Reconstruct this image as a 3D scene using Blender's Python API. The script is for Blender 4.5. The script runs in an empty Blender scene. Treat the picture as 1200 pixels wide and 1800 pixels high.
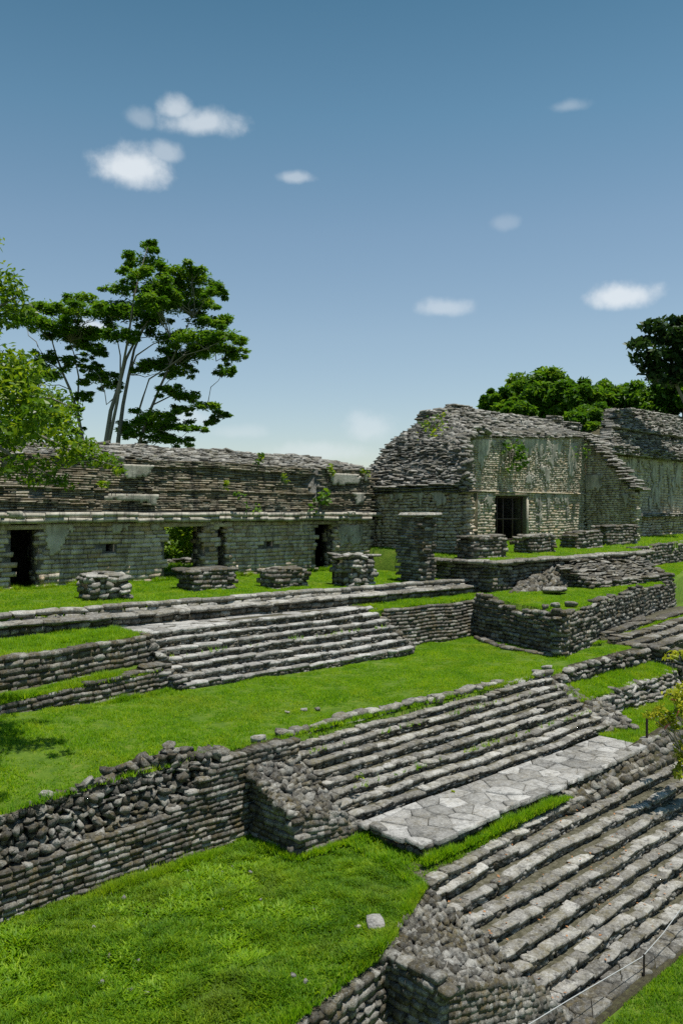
import bpy, math, random
import numpy as np
from mathutils import Matrix, Vector, noise as mnoise

random.seed(7)
rng = np.random.default_rng(7)
R = math.radians
scene = bpy.context.scene
COL = scene.collection

# ------------------------------------------------------------------ camera
# eye at the origin, looking level; world X runs along the stairs, Y up the terraces
FPX, HOR, ANG = 1500.0, 900.0, R(45.5)
SA, CA = math.sin(ANG), math.cos(ANG)
cam_d = bpy.data.cameras.new('camera')
cam = bpy.data.objects.new('camera', cam_d)
COL.objects.link(cam)
cam.location = (0, 0, 0)
cam.rotation_euler = (R(90), 0, -math.atan2(CA, SA))
cam_d.sensor_fit = 'VERTICAL'
cam_d.sensor_height = 36.0
cam_d.lens = 30.0
cam_d.clip_start = 0.1
cam_d.clip_end = 3000
scene.camera = cam

# ------------------------------------------------------------------ sun and sky
SUN_EL, SUN_AZ = R(79), R(142)          # azimuth measured from +Y towards +X
sd = Vector((math.sin(SUN_AZ) * math.cos(SUN_EL), math.cos(SUN_AZ) * math.cos(SUN_EL), math.sin(SUN_EL)))
sun_d = bpy.data.lights.new('sun', 'SUN')
sun_d.energy = 4.3
sun_d.angle = R(0.6)
sun_d.color = (1.0, 0.95, 0.87)
sun = bpy.data.objects.new('sun', sun_d)
COL.objects.link(sun)
sun.rotation_euler = (-sd).to_track_quat('-Z', 'Y').to_euler()
sun.location = sd * 60

world = bpy.data.worlds.new('World')
scene.world = world
world.use_nodes = True
wt = world.node_tree
wt.nodes.clear()


def wn(t, **kw):
    n = wt.nodes.new(t)
    for k, v in kw.items():
        setattr(n, k, v)
    return n


def wm(op, a, b=None, c=None):
    n = wn('ShaderNodeMath', operation=op)
    for i, v in enumerate((a, b, c)):
        if v is None:
            continue
        if isinstance(v, (int, float)):
            n.inputs[i].default_value = v
        else:
            wt.links.new(v, n.inputs[i])
    return n.outputs[0]


sky = wn('ShaderNodeTexSky')
sky.sky_type = 'NISHITA'
sky.sun_disc = False
sky.sun_elevation = SUN_EL
sky.sun_rotation = SUN_AZ
sky.altitude = 200
sky.air_density = 1.0
sky.dust_density = 0.5
sky.ozone_density = 2.0
tint = wn('ShaderNodeMix', data_type='RGBA', blend_type='MULTIPLY')
tint.inputs[0].default_value = 1.0
wt.links.new(sky.outputs[0], tint.inputs[6])
# small fair-weather clouds, placed by compass direction and height above the horizon
geo = wn('ShaderNodeNewGeometry')
tc = wn('ShaderNodeTexCoord')
sep = wn('ShaderNodeSeparateXYZ')
nz = wn('ShaderNodeTexNoise')
nz.inputs['Scale'].default_value = 30
nz.inputs['Detail'].default_value = 9
nz.inputs['Roughness'].default_value = 0.58
wt.links.new(tc.outputs['Generated'], nz.inputs['Vector'])
wt.links.new(tc.outputs['Generated'], sep.inputs[0])
az = wm('ARCTAN2', sep.outputs[0], sep.outputs[1])
el = wm('ARCSINE', sep.outputs[2])
fb = wm('SUBTRACT', nz.outputs['Fac'], 0.5)
deep = wn('ShaderNodeValToRGB')               # the sky deepens evenly from the horizon to the zenith
for k, (p, c) in enumerate([(0.0, (1.0, .93, .88)), (.13, (1.08, 1.03, .90)), (.2, (.97, 1.0, .88)), (.275, (.70, .91, .81)), (.36, (.45, .72, .66))]):
    if k > 1:
        deep.color_ramp.elements.new(p)
    deep.color_ramp.elements[k].position = p
    deep.color_ramp.elements[k].color = (*c, 1)
wt.links.new(wm('DIVIDE', el, math.pi / 2), deep.inputs[0])
wt.links.new(deep.outputs[0], tint.inputs[7])
acc = None
AZ0 = math.atan2(CA, SA)
for (px, py, w, hh, dens, flat) in [
        (238, 298, 92, 50, 1.0, 1), (290, 272, 50, 26, .5, 1), (350, 218, 105, 32, .75, 1), (310, 196, 45, 30, .7, 1),
        (515, 312, 42, 16, .5, 1), (1092, 522, 78, 32, .95, 1), (780, 542, 62, 24, .5, 1), (1000, 186, 46, 16, .28, 1),
        (885, 393, 36, 20, .2, 1), (165, 578, 40, 24, .8, 1), (648, 752, 60, 44, .42, 1), (560, 795, 120, 26, .4, 1),
        (330, 735, 60, 26, .4, 1), (250, 210, 40, 24, .3, 1), (430, 760, 70, 20, .25, 1)]:
    a = math.atan((px - 600) / FPX)
    e = math.atan((HOR - py) / FPX * math.cos(a))
    da = wm('DIVIDE', wm('SUBTRACT', az, AZ0 + a), w / FPX * math.cos(a) ** 2)
    de = wm('DIVIDE', wm('SUBTRACT', el, e), hh / FPX)
    de = wm('MULTIPLY', de, wm('ADD', 1.0, wm('MULTIPLY', wm('LESS_THAN', de, 0.0), 0.35)))
    r = wm('SQRT', wm('ADD', wm('MULTIPLY', da, da), wm('MULTIPLY', de, de)))
    m = wm('ADD', wm('SUBTRACT', 0.96, r), wm('MULTIPLY', fb, 1.15))
    mr = wn('ShaderNodeMapRange', interpolation_type='SMOOTHSTEP')
    wt.links.new(m, mr.inputs[0])
    mr.inputs[1].default_value = 0.0
    mr.inputs[2].default_value = 0.75
    v = wm('MULTIPLY', mr.outputs[0], dens)
    acc = v if acc is None else wm('MAXIMUM', acc, v)
cmix = wn('ShaderNodeMix', data_type='RGBA')
wt.links.new(wm('MULTIPLY', acc, 0.84), cmix.inputs[0])
wt.links.new(tint.outputs[2], cmix.inputs[6])
cmix.inputs[7].default_value = (6.6, 7.0, 7.3, 1)
bg = wn('ShaderNodeBackground')
bg.inputs[1].default_value = 0.1
wt.links.new(cmix.outputs[2], bg.inputs[0])
wo = wn('ShaderNodeOutputWorld')
wt.links.new(bg.outputs[0], wo.inputs[0])

vs = scene.view_settings
vs.view_transform = 'Standard'
vs.look = 'None'
vs.exposure = 0.32
vs.gamma = 1.0
vs.use_curve_mapping = False
scene.cycles.use_denoising = False
scene.cycles.max_bounces = 5
scene.cycles.transparent_max_bounces = 4


# ------------------------------------------------------------------ measuring helpers
def pY(px, py, Y):
    t = (px - 600) / FPX
    F = Y / (SA - CA * t)
    return (F * (SA * t + CA), Y, -(py - HOR) / FPX * F)


def pX(px, py, X):
    t = (px - 600) / FPX
    F = X / (SA * t + CA)
    return (X, F * (SA - CA * t), -(py - HOR) / FPX * F)


def pZ(px, py, z):
    F = -FPX * z / (py - HOR)
    r = (px - 600) / FPX * F
    return (SA * r + CA * F, -CA * r + SA * F, z)


def pF(px, py, F):
    r = (px - 600) / FPX * F
    return (SA * r + CA * F, -CA * r + SA * F, -(py - HOR) / FPX * F)


def proj(p):
    x, y, z = p[..., 0], p[..., 1], p[..., 2]
    F = np.maximum(CA * x + SA * y, 0.1)
    return 600 + FPX * (SA * x - CA * y) / F, HOR - FPX * z / F, F


# ------------------------------------------------------------------ materials
def nodes_of(name):
    m = bpy.data.materials.new(name)
    m.use_nodes = True
    m.node_tree.nodes.clear()
    return m, m.node_tree


class NT:
    def __init__(self, name):
        self.m, self.t = nodes_of(name)

    def n(self, typ, **kw):
        n = self.t.nodes.new(typ)
        for k, v in kw.items():
            setattr(n, k, v)
        return n

    def set(self, sock, v):
        if hasattr(v, 'links') or hasattr(v, 'is_linked'):
            self.t.links.new(v, sock)
        else:
            sock.default_value = v

    def math(self, op, a, b=0.0, clamp=False):
        n = self.n('ShaderNodeMath', operation=op)
        n.use_clamp = clamp
        self.set(n.inputs[0], a)
        self.set(n.inputs[1], b)
        return n.outputs[0]

    def noise(self, vec, scale, detail=4, rough=.55, dist=0.0):
        n = self.n('ShaderNodeTexNoise')
        self.set(n.inputs['Vector'], vec)
        n.inputs['Scale'].default_value = scale
        n.inputs['Detail'].default_value = detail
        n.inputs['Roughness'].default_value = rough
        n.inputs['Distortion'].default_value = dist
        return n.outputs['Fac']

    def mapr(self, v, a, b, c=0.0, d=1.0):
        n = self.n('ShaderNodeMapRange')
        self.set(n.inputs[0], v)
        for i, q in enumerate((a, b, c, d)):
            n.inputs[i + 1].default_value = q
        return n.outputs[0]

    def mix(self, f, a, b, mode='MIX'):
        n = self.n('ShaderNodeMix', data_type='RGBA', blend_type=mode)
        self.set(n.inputs[0], f)
        self.set(n.inputs[6], a if not isinstance(a, tuple) else (*a, 1))
        self.set(n.inputs[7], b if not isinstance(b, tuple) else (*b, 1))
        return n.outputs[2]

    def ramp(self, f, stops):
        n = self.n('ShaderNodeValToRGB')
        e = n.color_ramp.elements
        while len(e) < len(stops):
            e.new(0.5)
        for i, (p, c) in enumerate(stops):
            e[i].position = p
            e[i].color = (*c, 1)
        self.set(n.inputs[0], f)
        return n.outputs[0]

    def pos(self, scale=(1, 1, 1)):
        g = self.n('ShaderNodeNewGeometry')
        if scale == (1, 1, 1):
            return g.outputs['Position']
        v = self.n('ShaderNodeVectorMath', operation='MULTIPLY')
        self.t.links.new(g.outputs['Position'], v.inputs[0])
        v.inputs[1].default_value = scale
        return v.outputs[0]

    def rnd(self):
        a = self.n('ShaderNodeAttribute')
        a.attribute_name = 'rnd'
        o = self.n('ShaderNodeObjectInfo')
        return self.math('FRACT', self.math('ADD', a.outputs['Fac'], o.outputs['Random']))

    def bump(self, h, strength=.5, dist=.02):
        b = self.n('ShaderNodeBump')
        b.inputs['Strength'].default_value = strength
        b.inputs['Distance'].default_value = dist
        self.set(b.inputs['Height'], h)
        return b.outputs[0]

    def out(self, col, rough=.9, normal=None, spec=.25):
        p = self.n('ShaderNodeBsdfPrincipled')
        self.set(p.inputs['Base Color'], col if not isinstance(col, tuple) else (*col, 1))
        self.set(p.inputs['Roughness'], rough)
        p.inputs['Specular IOR Level'].default_value = spec
        if normal is not None:
            self.set(p.inputs['Normal'], normal)
        o = self.n('ShaderNodeOutputMaterial')
        self.t.links.new(p.outputs[0], o.inputs[0])
        return self.m


def stone_mat(name, dark, mid, light, moss=(.16, .12, .04), moss_amt=.35, black_amt=.4, white_amt=.3, streak=False, warm=None):
    t = NT(name)
    P = t.pos()
    r = t.rnd()
    n1 = t.noise(P, 2.2, 5)
    n2 = t.noise(P, 16, 6, .65)
    n3 = t.noise(P, 38, 4, .7)
    v = t.math('ADD', t.math('MULTIPLY', r, .34), t.math('ADD', t.math('MULTIPLY', n1, .3), t.math('ADD', t.math('MULTIPLY', n2, .55), t.math('MULTIPLY', n3, .35))))
    col = t.ramp(t.mapr(v, .5, 1.04), [(0.0, dark), (.48, mid), (1.0, light)])
    if warm is not None:
        wmask = t.math('MULTIPLY', t.mapr(t.math('FRACT', t.math('MULTIPLY', r, 7.3)), .45, .9), t.mapr(t.noise(P, .7, 3), .42, .62), True)
        col = t.mix(t.math('MULTIPLY', wmask, .8), col, warm)
    # mossy and lichen-dark zones
    mm = t.math('MULTIPLY', t.mapr(t.noise(P, 1.7, 6, .7), .41, .6), t.mapr(t.noise(P, 9, 4, .6), .38, .6), True)
    col = t.mix(t.math('MULTIPLY', mm, moss_amt), col, moss)
    bp = t.pos((2.0, 2.0, .38)) if streak else P
    bm = t.mapr(t.noise(bp, 1.3 if streak else 5.5, 8, .78), .48 if streak else .5, .62 if streak else .64)
    col = t.mix(t.math('MULTIPLY', bm, black_amt), col, (.022, .022, .021))
    wmk = t.mapr(t.noise(P, 13, 8, .78), .54, .66)
    col = t.mix(t.math('MULTIPLY', wmk, white_amt), col, (.56, .56, .54))
    h = t.math('ADD', t.noise(P, 22, 6, .7), t.math('MULTIPLY', t.noise(P, 70, 3, .6), .4))
    return t.out(col, .92, t.bump(h, .9, .035))


M = {}
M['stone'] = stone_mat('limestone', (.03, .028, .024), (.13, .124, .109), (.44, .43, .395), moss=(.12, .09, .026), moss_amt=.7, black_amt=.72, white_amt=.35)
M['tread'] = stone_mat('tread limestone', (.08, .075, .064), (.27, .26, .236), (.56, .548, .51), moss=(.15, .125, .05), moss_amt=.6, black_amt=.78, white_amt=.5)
M['paving'] = stone_mat('pale paving limestone', (.13, .127, .117), (.34, .333, .315), (.58, .57, .545), moss_amt=.3, black_amt=.52, white_amt=.4)
M['wallst'] = stone_mat('facade limestone', (.2, .17, .12), (.53, .465, .36), (.68, .62, .51), moss=(.28, .20, .09), moss_amt=.4, black_amt=.5, white_amt=.2, streak=True, warm=(.40, .27, .15))
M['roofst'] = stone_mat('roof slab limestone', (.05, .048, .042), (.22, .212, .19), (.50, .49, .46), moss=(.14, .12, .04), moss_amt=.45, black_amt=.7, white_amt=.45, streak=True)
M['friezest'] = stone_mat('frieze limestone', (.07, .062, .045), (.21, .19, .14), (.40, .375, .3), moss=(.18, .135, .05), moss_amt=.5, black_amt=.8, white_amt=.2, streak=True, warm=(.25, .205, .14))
M['pale'] = stone_mat('pale temple masonry', (.22, .196, .14), (.5, .455, .355), (.66, .615, .51), moss=(.25, .18, .07), moss_amt=.35, black_amt=.5, white_amt=.2, streak=True, warm=(.42, .31, .17))


def plaster_mat():
    t = NT('old lime plaster')
    P = t.pos()
    n = t.noise(P, 1.6, 6, .65)
    col = t.ramp(n, [(.3, (.23, .212, .17)), (.5, (.38, .355, .295)), (.7, (.53, .50, .435))])
    st = t.mapr(t.noise(t.pos((2.4, 2.4, .22)), 1.6, 7, .75), .5, .66)
    col = t.mix(t.math('MULTIPLY', st, .8), col, (.035, .035, .034))
    h = t.math('ADD', t.noise(P, 9, 6, .65), t.math('MULTIPLY', t.noise(P, 40, 3), .4))
    return t.out(col, .9, t.bump(h, .5, .03))


def mortar_mat():
    t = NT('dark earthy mortar')
    P = t.pos()
    col = t.ramp(t.noise(P, 6, 6, .7), [(.3, (.026, .024, .017)), (.52, (.08, .072, .04)), (.66, (.11, .11, .05)), (.82, (.2, .19, .155))])
    return t.out(col, 1.0, t.bump(t.noise(P, 26, 5, .7), .9, .05))


def soil_mat():
    t = NT('grassy soil')
    P = t.pos()
    n = t.noise(P, 3.5, 6, .65)
    col = t.ramp(n, [(.3, (.05, .11, .008)), (.55, (.10, .17, .014)), (.70, (.16, .19, .03)), (.84, (.26, .24, .17))])
    return t.out(col, 1.0, t.bump(t.noise(P, 14, 6, .7), .8, .06))


def leaf_mat(name, ca, cb, cc, trans=.45, scale=.8, gloss=.45, dry=0.):
    t = NT(name)
    P = t.pos()
    a = t.n('ShaderNodeAttribute')
    a.attribute_name = 'rnd'
    f = t.math('ADD', t.math('MULTIPLY', a.outputs['Fac'], .55), t.math('MULTIPLY', t.noise(P, scale, 4, .6), .6))
    col = t.ramp(f, [(.22, ca), (.55, cb), (.88, cc)])
    if dry:
        dm = t.mapr(t.noise(P, .55, 5, .65), .5, .7)
        col = t.mix(t.math('MULTIPLY', dm, dry), col, (.36, .34, .07))
    d = t.n('ShaderNodeBsdfPrincipled')
    t.set(d.inputs['Base Color'], col)
    d.inputs['Roughness'].default_value = gloss
    d.inputs['Specular IOR Level'].default_value = .3
    tr = t.n('ShaderNodeBsdfTranslucent')
    t.set(tr.inputs[0], t.mix(1.0, col, (1.25, 1.2, .55), 'MULTIPLY'))
    mx = t.n('ShaderNodeMixShader')
    mx.inputs[0].default_value = trans
    t.t.links.new(d.outputs[0], mx.inputs[1])
    t.t.links.new(tr.outputs[0], mx.inputs[2])
    o = t.n('ShaderNodeOutputMaterial')
    t.t.links.new(mx.outputs[0], o.inputs[0])
    return t.m


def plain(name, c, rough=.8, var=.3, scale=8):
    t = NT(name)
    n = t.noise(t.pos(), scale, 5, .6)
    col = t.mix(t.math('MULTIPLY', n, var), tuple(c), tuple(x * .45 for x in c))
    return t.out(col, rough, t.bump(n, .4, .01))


M['plaster'] = plaster_mat()


def mortar2(name, a, b, c):
    t = NT(name)
    P = t.pos()
    col = t.ramp(t.noise(P, 8, 7, .75), [(.3, a), (.52, b), (.75, c)])
    return t.out(col, 1.0, t.bump(t.noise(P, 26, 5, .7), .9, .05))


M['palemortar'] = mortar2('pale lime mortar', (.06, .057, .05), (.2, .195, .18), (.42, .415, .4))
M['stepdirt'] = mortar2('mossy dirt on steps', (.035, .034, .02), (.115, .108, .07), (.24, .23, .19))
M['roofmortar'] = mortar2('weathered roof mortar', (.035, .034, .029), (.14, .136, .12), (.34, .33, .31))
M['wallmortar'] = mortar2('wall mortar', (.07, .066, .055), (.15, .14, .115), (.28, .27, .23))
M['mortar'] = mortar_mat()
M['soil'] = soil_mat()
M['grass'] = leaf_mat('grass blades', (.04, .14, .004), (.165, .35, .006), (.40, .54, .016), .5, 1.1, .6, .28)
M['grassnear'] = leaf_mat('near grass blades', (.03, .10, .004), (.125, .28, .006), (.36, .50, .016), .5, 1.5, .6, .25)
M['clover'] = leaf_mat('low clover leaves', (.06, .17, .006), (.19, .36, .008), (.38, .52, .02), .5, 1.6, .55)
M['leafA'] = leaf_mat('dark feathery leaves', (.035, .10, .008), (.08, .19, .014), (.19, .30, .025), .5, .3, .5)
M['leafB'] = leaf_mat('bright young leaves', (.03, .08, .006), (.10, .2, .01), (.34, .42, .03), .45, 1.2, .4)
M['leafC'] = leaf_mat('forest leaves', (.03, .09, .008), (.075, .18, .014), (.17, .28, .025), .48, .25, .5)
M['leafD'] = leaf_mat('broad dark leaves', (.012, .035, .012), (.025, .06, .018), (.05, .095, .025), .25, .3, .45)
M['leafE'] = leaf_mat('croton leaves', (.12, .19, .012), (.30, .36, .025), (.55, .52, .05), .45, 2.5, .4)
M['pinkleaf'] = plain('pink new leaves', (.62, .16, .14), .5)
M['dry'] = plain('dry fallen leaves', (.36, .17, .07), .8)
M['bark'] = plain('grey bark', (.20, .185, .16), .95)
M['iron'] = plain('rusty iron', (.075, .05, .042), .7)
M['rope'] = plain('grey cable', (.42, .43, .43), .6, .2)
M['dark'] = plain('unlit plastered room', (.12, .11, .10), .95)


# ------------------------------------------------------------------ mesh helpers
def mk_mesh(name, V, Fc, mat, rnd=None, smooth=False):
    """V (n,3); Fc (m,k) array or list of arrays with different k"""
    V = np.asarray(V, dtype=np.float32)
    groups = Fc if isinstance(Fc, list) else [Fc]
    groups = [np.asarray(g, dtype=np.int32) for g in groups if len(g)]
    me = bpy.data.meshes.new(name)
    me.vertices.add(len(V))
    me.vertices.foreach_set('co', V.ravel())
    idx = np.concatenate([g.ravel() for g in groups])
    cnt = np.concatenate([np.full(len(g), g.shape[1], np.int32) for g in groups])
    me.loops.add(len(idx))
    me.loops.foreach_set('vertex_index', idx)
    me.polygons.add(len(cnt))
    me.polygons.foreach_set('loop_start', np.concatenate([[0], np.cumsum(cnt)[:-1]]).astype(np.int32))
    if smooth:
        me.polygons.foreach_set('use_smooth', np.ones(len(cnt), bool))
    if rnd is not None:
        at = me.attributes.new('rnd', 'FLOAT', 'FACE')
        at.data.foreach_set('value', np.asarray(rnd, np.float32))
    me.update(calc_edges=True)
    me.materials.append(M[mat])
    return me


def link(name, data, parent=None, **props):
    o = bpy.data.objects.new(name, data)
    COL.objects.link(o)
    if parent is not None:
        o.parent = parent
        o.matrix_parent_inverse = PINV(parent)
    for k, v in props.items():
        o[k] = v
    return o


WORLD = {}


def PINV(o):
    w = WORLD.get(o.name)
    return w.inverted() if w is not None else Matrix.Identity(4)


def thing(name, label, cat, loc, group=None):
    o = bpy.data.objects.new(name, None)
    COL.objects.link(o)
    o.empty_display_size = .3
    o.location = loc
    WORLD[o.name] = Matrix.Translation(loc)
    o['label'] = label
    o['category'] = cat
    if group:
        o['group'] = group
    return o


def base_stone(kind, seed):
    g = np.random.default_rng(seed)
    V, ids = [], {}
    for i in (-1, 0, 1):
        for j in (-1, 0, 1):
            for k in (-1, 0, 1):
                if i == j == k == 0:
                    continue
                ids[(i, j, k)] = len(V)
                V.append((i, j, k))
    V = np.array(V, float)
    nz_ = np.abs(V).sum(1)
    e, c, jt = {'block': (.98, .93, .05), 'slab': (.985, .94, .045), 'rubble': (.95, .84, .17), 'round': (.92, .80, .07), 'ashlar': (.995, .975, .022)}[kind]
    s = np.where(nz_ == 3, c, np.where(nz_ == 2, e, 1.0))
    V = V * s[:, None] * .5
    V += g.normal(0, jt * .5, V.shape)
    if kind in ('block', 'slab', 'rubble'):
        tp = g.uniform(-.14, .14, 4) * (1.6 if kind == 'rubble' else 1)
        V[:, 0] *= 1 + tp[0] * V[:, 2] * 2
        V[:, 2] *= 1 + tp[1] * V[:, 0] * 2
        V[:, 0] += tp[2] * V[:, 2]
    Fq = []
    for ax in range(3):
        for sg in (-1, 1):
            o = [a for a in range(3) if a != ax]
            for a in (-1, 0):
                for b in (-1, 0):
                    q = []
                    for (da, db) in ((0, 0), (1, 0), (1, 1), (0, 1)):
                        p = [0, 0, 0]
                        p[ax] = sg
                        p[o[0]] = a + da
                        p[o[1]] = b + db
                        q.append(ids[tuple(p)])
                    flip = (sg == 1) == (ax == 1)
                    Fq.append(q[::-1] if flip else q)
    return V, np.array(Fq, np.int32)


KV = 12
BASE = {k: [base_stone(k, 100 * i + j) for j in range(KV)] for i, k in enumerate(('block', 'slab', 'rubble', 'round', 'ashlar'))}
SHARED = {}


def shared_stone(kind, v, mat):
    key = (kind, v, mat)
    if key not in SHARED:
        V, Fq = BASE[kind][v]
        SHARED[key] = mk_mesh('stone_' + kind, V, Fq, mat, smooth=False)
    return SHARED[key]


def emit(parent, stones, mat, name='stone', nmax=300, minpx=10, rest='small_stones'):
    """stones: list of (kind, 4x4). The largest in view become objects, the rest one joined part."""
    if not stones:
        return
    C = np.array([s[1][:3, 3] for s in stones])
    sz = np.array([np.linalg.norm(s[1][:3, 0]) for s in stones])
    sh = np.array([np.linalg.norm(s[1][:3, 2]) for s in stones])
    px, py, F = proj(C)
    w = FPX * sz / F
    inside = (px > -15) & (px < 1215) & (py > -15) & (py < 1815)
    area = np.where(inside & (w >= minpx), w * FPX * sh / F, 0)
    order = np.argsort(-area)
    chosen = set(int(i) for i in order[:nmax] if area[i] > 0)
    pinv = PINV(parent)
    restV, restF, restR = [], [], []
    off = 0
    for i, (k, Mx) in enumerate(stones):
        v = i % KV
        if i in chosen:
            o = bpy.data.objects.new(name, shared_stone(k, v, mat))
            COL.objects.link(o)
            o.parent = parent
            o.matrix_parent_inverse = pinv
            o.matrix_basis = Matrix(Mx.tolist())
        else:
            V, Fq = BASE[k][v]
            restV.append(V @ Mx[:3, :3].T + Mx[:3, 3])
            restF.append(Fq + off)
            restR.append(np.full(len(Fq), random.random()))
            off += len(V)
    if restV:
        me = mk_mesh(rest, np.concatenate(restV), np.concatenate(restF), mat, np.concatenate(restR), False)
        link(rest, me, parent, kind='stuff')


def mat4(x, y, z, size, pos):
    m = np.eye(4)
    m[:3, 0] = np.asarray(x) * size[0]
    m[:3, 1] = np.asarray(y) * size[1]
    m[:3, 2] = np.asarray(z) * size[2]
    m[:3, 3] = pos
    return m


def jrot(x, y, z, a):
    """small random rotation of a frame"""
    if a <= 0:
        return x, y, z
    e = Matrix.Rotation(random.gauss(0, a), 3, 'X') @ Matrix.Rotation(random.gauss(0, a), 3, 'Y') @ Matrix.Rotation(random.gauss(0, a), 3, 'Z')
    B = np.array([x, y, z]).T @ np.array(e)
    return B[:, 0], B[:, 1], B[:, 2]


def fn(v, axis=0):
    if callable(v):
        return v
    if isinstance(v, (int, float)):
        return lambda x, y: v
    xs = [p[0] for p in v]
    zs = [p[1] for p in v]
    return lambda x, y: float(np.interp((x, y)[axis], xs, zs))


def face(A, B, zb, zt, ch=.15, ln=(.2, .42), dep=.24, batter=0., prot=.02, kind='block', rot=.03, wav=.02, axis=0, skip=None, chv=.2):
    """courses of stones on a wall that runs A->B in plan and looks to the right of that direction"""
    A = np.array(A, float)
    B = np.array(B, float)
    L = np.linalg.norm(B - A)
    d = (B - A) / L
    n = np.array((d[1], -d[0]))
    zb, zt = fn(zb, axis), fn(zt, axis)
    S = [A + d * L * q for q in np.linspace(0, 1, 25)]
    lo = min(zb(*s) for s in S)
    hi = max(zt(*s) for s in S)
    ux, uz, un = np.array((d[0], d[1], 0)), np.array((0, 0, 1.)), np.array((n[0], n[1], 0))
    out = []
    z = lo
    ph = random.uniform(0, 6)
    while z < hi:
        h = ch * random.uniform(1 - chv, 1 + chv)
        s = -random.uniform(0, ln[1])
        while s < L:
            l = random.uniform(*ln)
            sc = s + l / 2
            s += l
            if not (0 <= sc <= L):
                continue
            p = A + d * sc
            zz = z + h / 2 + wav * (math.sin(sc * 1.1 + ph) + math.sin(sc * 2.7 + 2 * ph))
            b = zb(*p)
            if zz < b - .3 * h or zz > zt(*p) - .25 * h:
                continue
            if skip and skip(p[0], p[1], zz, l):
                continue
            dd = dep * random.uniform(.8, 1.2)
            c = p - n * ((zz - b) * batter) - n * dd / 2 + n * random.uniform(-prot, prot)
            x, y, zv = jrot(ux, -un, uz, rot)
            k = kind if isinstance(kind, str) else random.choice(kind)
            out.append((k, mat4(x, y, zv, (l * random.uniform(.93, 1.01), dd, h * random.uniform(.88, 1.02)), (c[0], c[1], zz))))
        z += h
    return out


def core(parent, A, B, zb, zt, batter=0., dep=.24, back=.25, axis=0, name='core', mat='mortar', drop=.09, trim=.22):
    A = np.array(A, float)
    B = np.array(B, float)
    tr_ = (B - A) / np.linalg.norm(B - A) * trim
    A, B = A + tr_, B - tr_
    L = np.linalg.norm(B - A)
    d = (B - A) / L
    n = np.array((d[1], -d[0]))
    zb, zt = fn(zb, axis), fn(zt, axis)
    N = max(2, int(L / .35))
    V, Fq = [], []
    for i in range(N + 1):
        p = A + d * L * i / N
        b, t = zb(*p), zt(*p) - drop
        f0 = p - n * (dep * .19 - .25 * batter)
        f1 = p - n * (dep * .19 + (t - b) * batter)
        bk = p - n * (dep + back + (t - b) * batter)
        V += [(*f0, b - .25), (*f1, t), (*bk, t), (*bk, b - .25)]
    for i in range(N):
        a, c = 4 * i, 4 * i + 4
        for k in range(4):
            k2 = (k + 1) % 4
            Fq.append((a + k, c + k, c + k2, a + k2))
    Fq += [(0, 1, 2, 3), (4 * N + 3, 4 * N + 2, 4 * N + 1, 4 * N)]
    return link(name, mk_mesh(name, V, np.array(Fq), mat), parent)


def patch(c00, c10, c11, c01, su, sv, dep, kind='rubble', rot=.1, prot=.03, flat=False, lift=0., keep=None, fill=1.02):
    """stones over a (sloping) four-cornered surface; flat keeps the beds level"""
    c00, c10, c11, c01 = [np.array(c, float) for c in (c00, c10, c11, c01)]
    out = []
    vl = (np.linalg.norm(c01 - c00) + np.linalg.norm(c11 - c10)) / 2
    v = 0.
    while v < vl:
        hv = random.uniform(*sv)
        vc = (v + hv / 2) / vl
        v += hv
        if vc > 1:
            break
        a, b = c00 + (c01 - c00) * vc, c10 + (c11 - c10) * vc
        ul = np.linalg.norm(b - a)
        if ul < .05:
            continue
        u = -random.uniform(0, su[1])
        while u < ul:
            l = random.uniform(*su)
            uc = (u + l / 2) / ul
            u += l
            if uc < 0 or uc > 1:
                continue
            p = a + (b - a) * uc
            if flat:
                p = p + np.array((0, 0, .16 * hn(p[0] + p[1], p[2] * .6, .7, 2.) + random.uniform(-.03, .03)))
            ux = (b - a) / ul
            vx = (c01 + (c11 - c01) * uc) - (c00 + (c10 - c00) * uc)
            vx = vx / np.linalg.norm(vx)
            nn = np.cross(ux, vx)
            nn /= np.linalg.norm(nn)
            if keep and not keep(p):
                continue
            if flat:
                hx = np.array((ux[0], ux[1], 0))
                hx /= np.linalg.norm(hx)
                zx = np.array((0, 0, 1.))
                yx = np.cross(zx, hx)
                hgt = hv * abs(vx[2]) if abs(vx[2]) > .25 else hv * .5
                dd = dep * random.uniform(.85, 1.2)
                x, y, z = jrot(hx, yx, zx, rot)
                out.append((kind if isinstance(kind, str) else random.choice(kind),
                            mat4(x, y, z, (l * fill, dd, hgt * random.uniform(.8, 1.05)), p + yx * (dd * .5 - prot * random.uniform(0, 2) + lift * -1))))
            else:
                zx = np.cross(nn, ux)
                dd = dep * random.uniform(.8, 1.2)
                x, y, z = jrot(ux, -nn, zx, rot)
                out.append((kind if isinstance(kind, str) else random.choice(kind),
                            mat4(x, y, z, (l * fill, dd, hv * fill), p + nn * (random.uniform(-prot, prot) - dd * .42 + lift))))
    return out


def solid(name, V, Fc, mat, parent, **props):
    return link(name, mk_mesh(name, V, [np.array([f]) for f in Fc], mat), parent, **props)


def box(name, x0, x1, y0, y1, z0, z1, mat, parent, jit=0.):
    V = np.array([(x, y, z) for x in (x0, x1) for y in (y0, y1) for z in (z0, z1)], float)
    if jit:
        V += rng.normal(0, jit, V.shape)
    Fq = np.array([(0, 1, 3, 2), (4, 6, 7, 5), (0, 4, 5, 1), (2, 3, 7, 6), (0, 2, 6, 4), (1, 5, 7, 3)])
    return link(name, mk_mesh(name, V, Fq, mat), parent)


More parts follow.
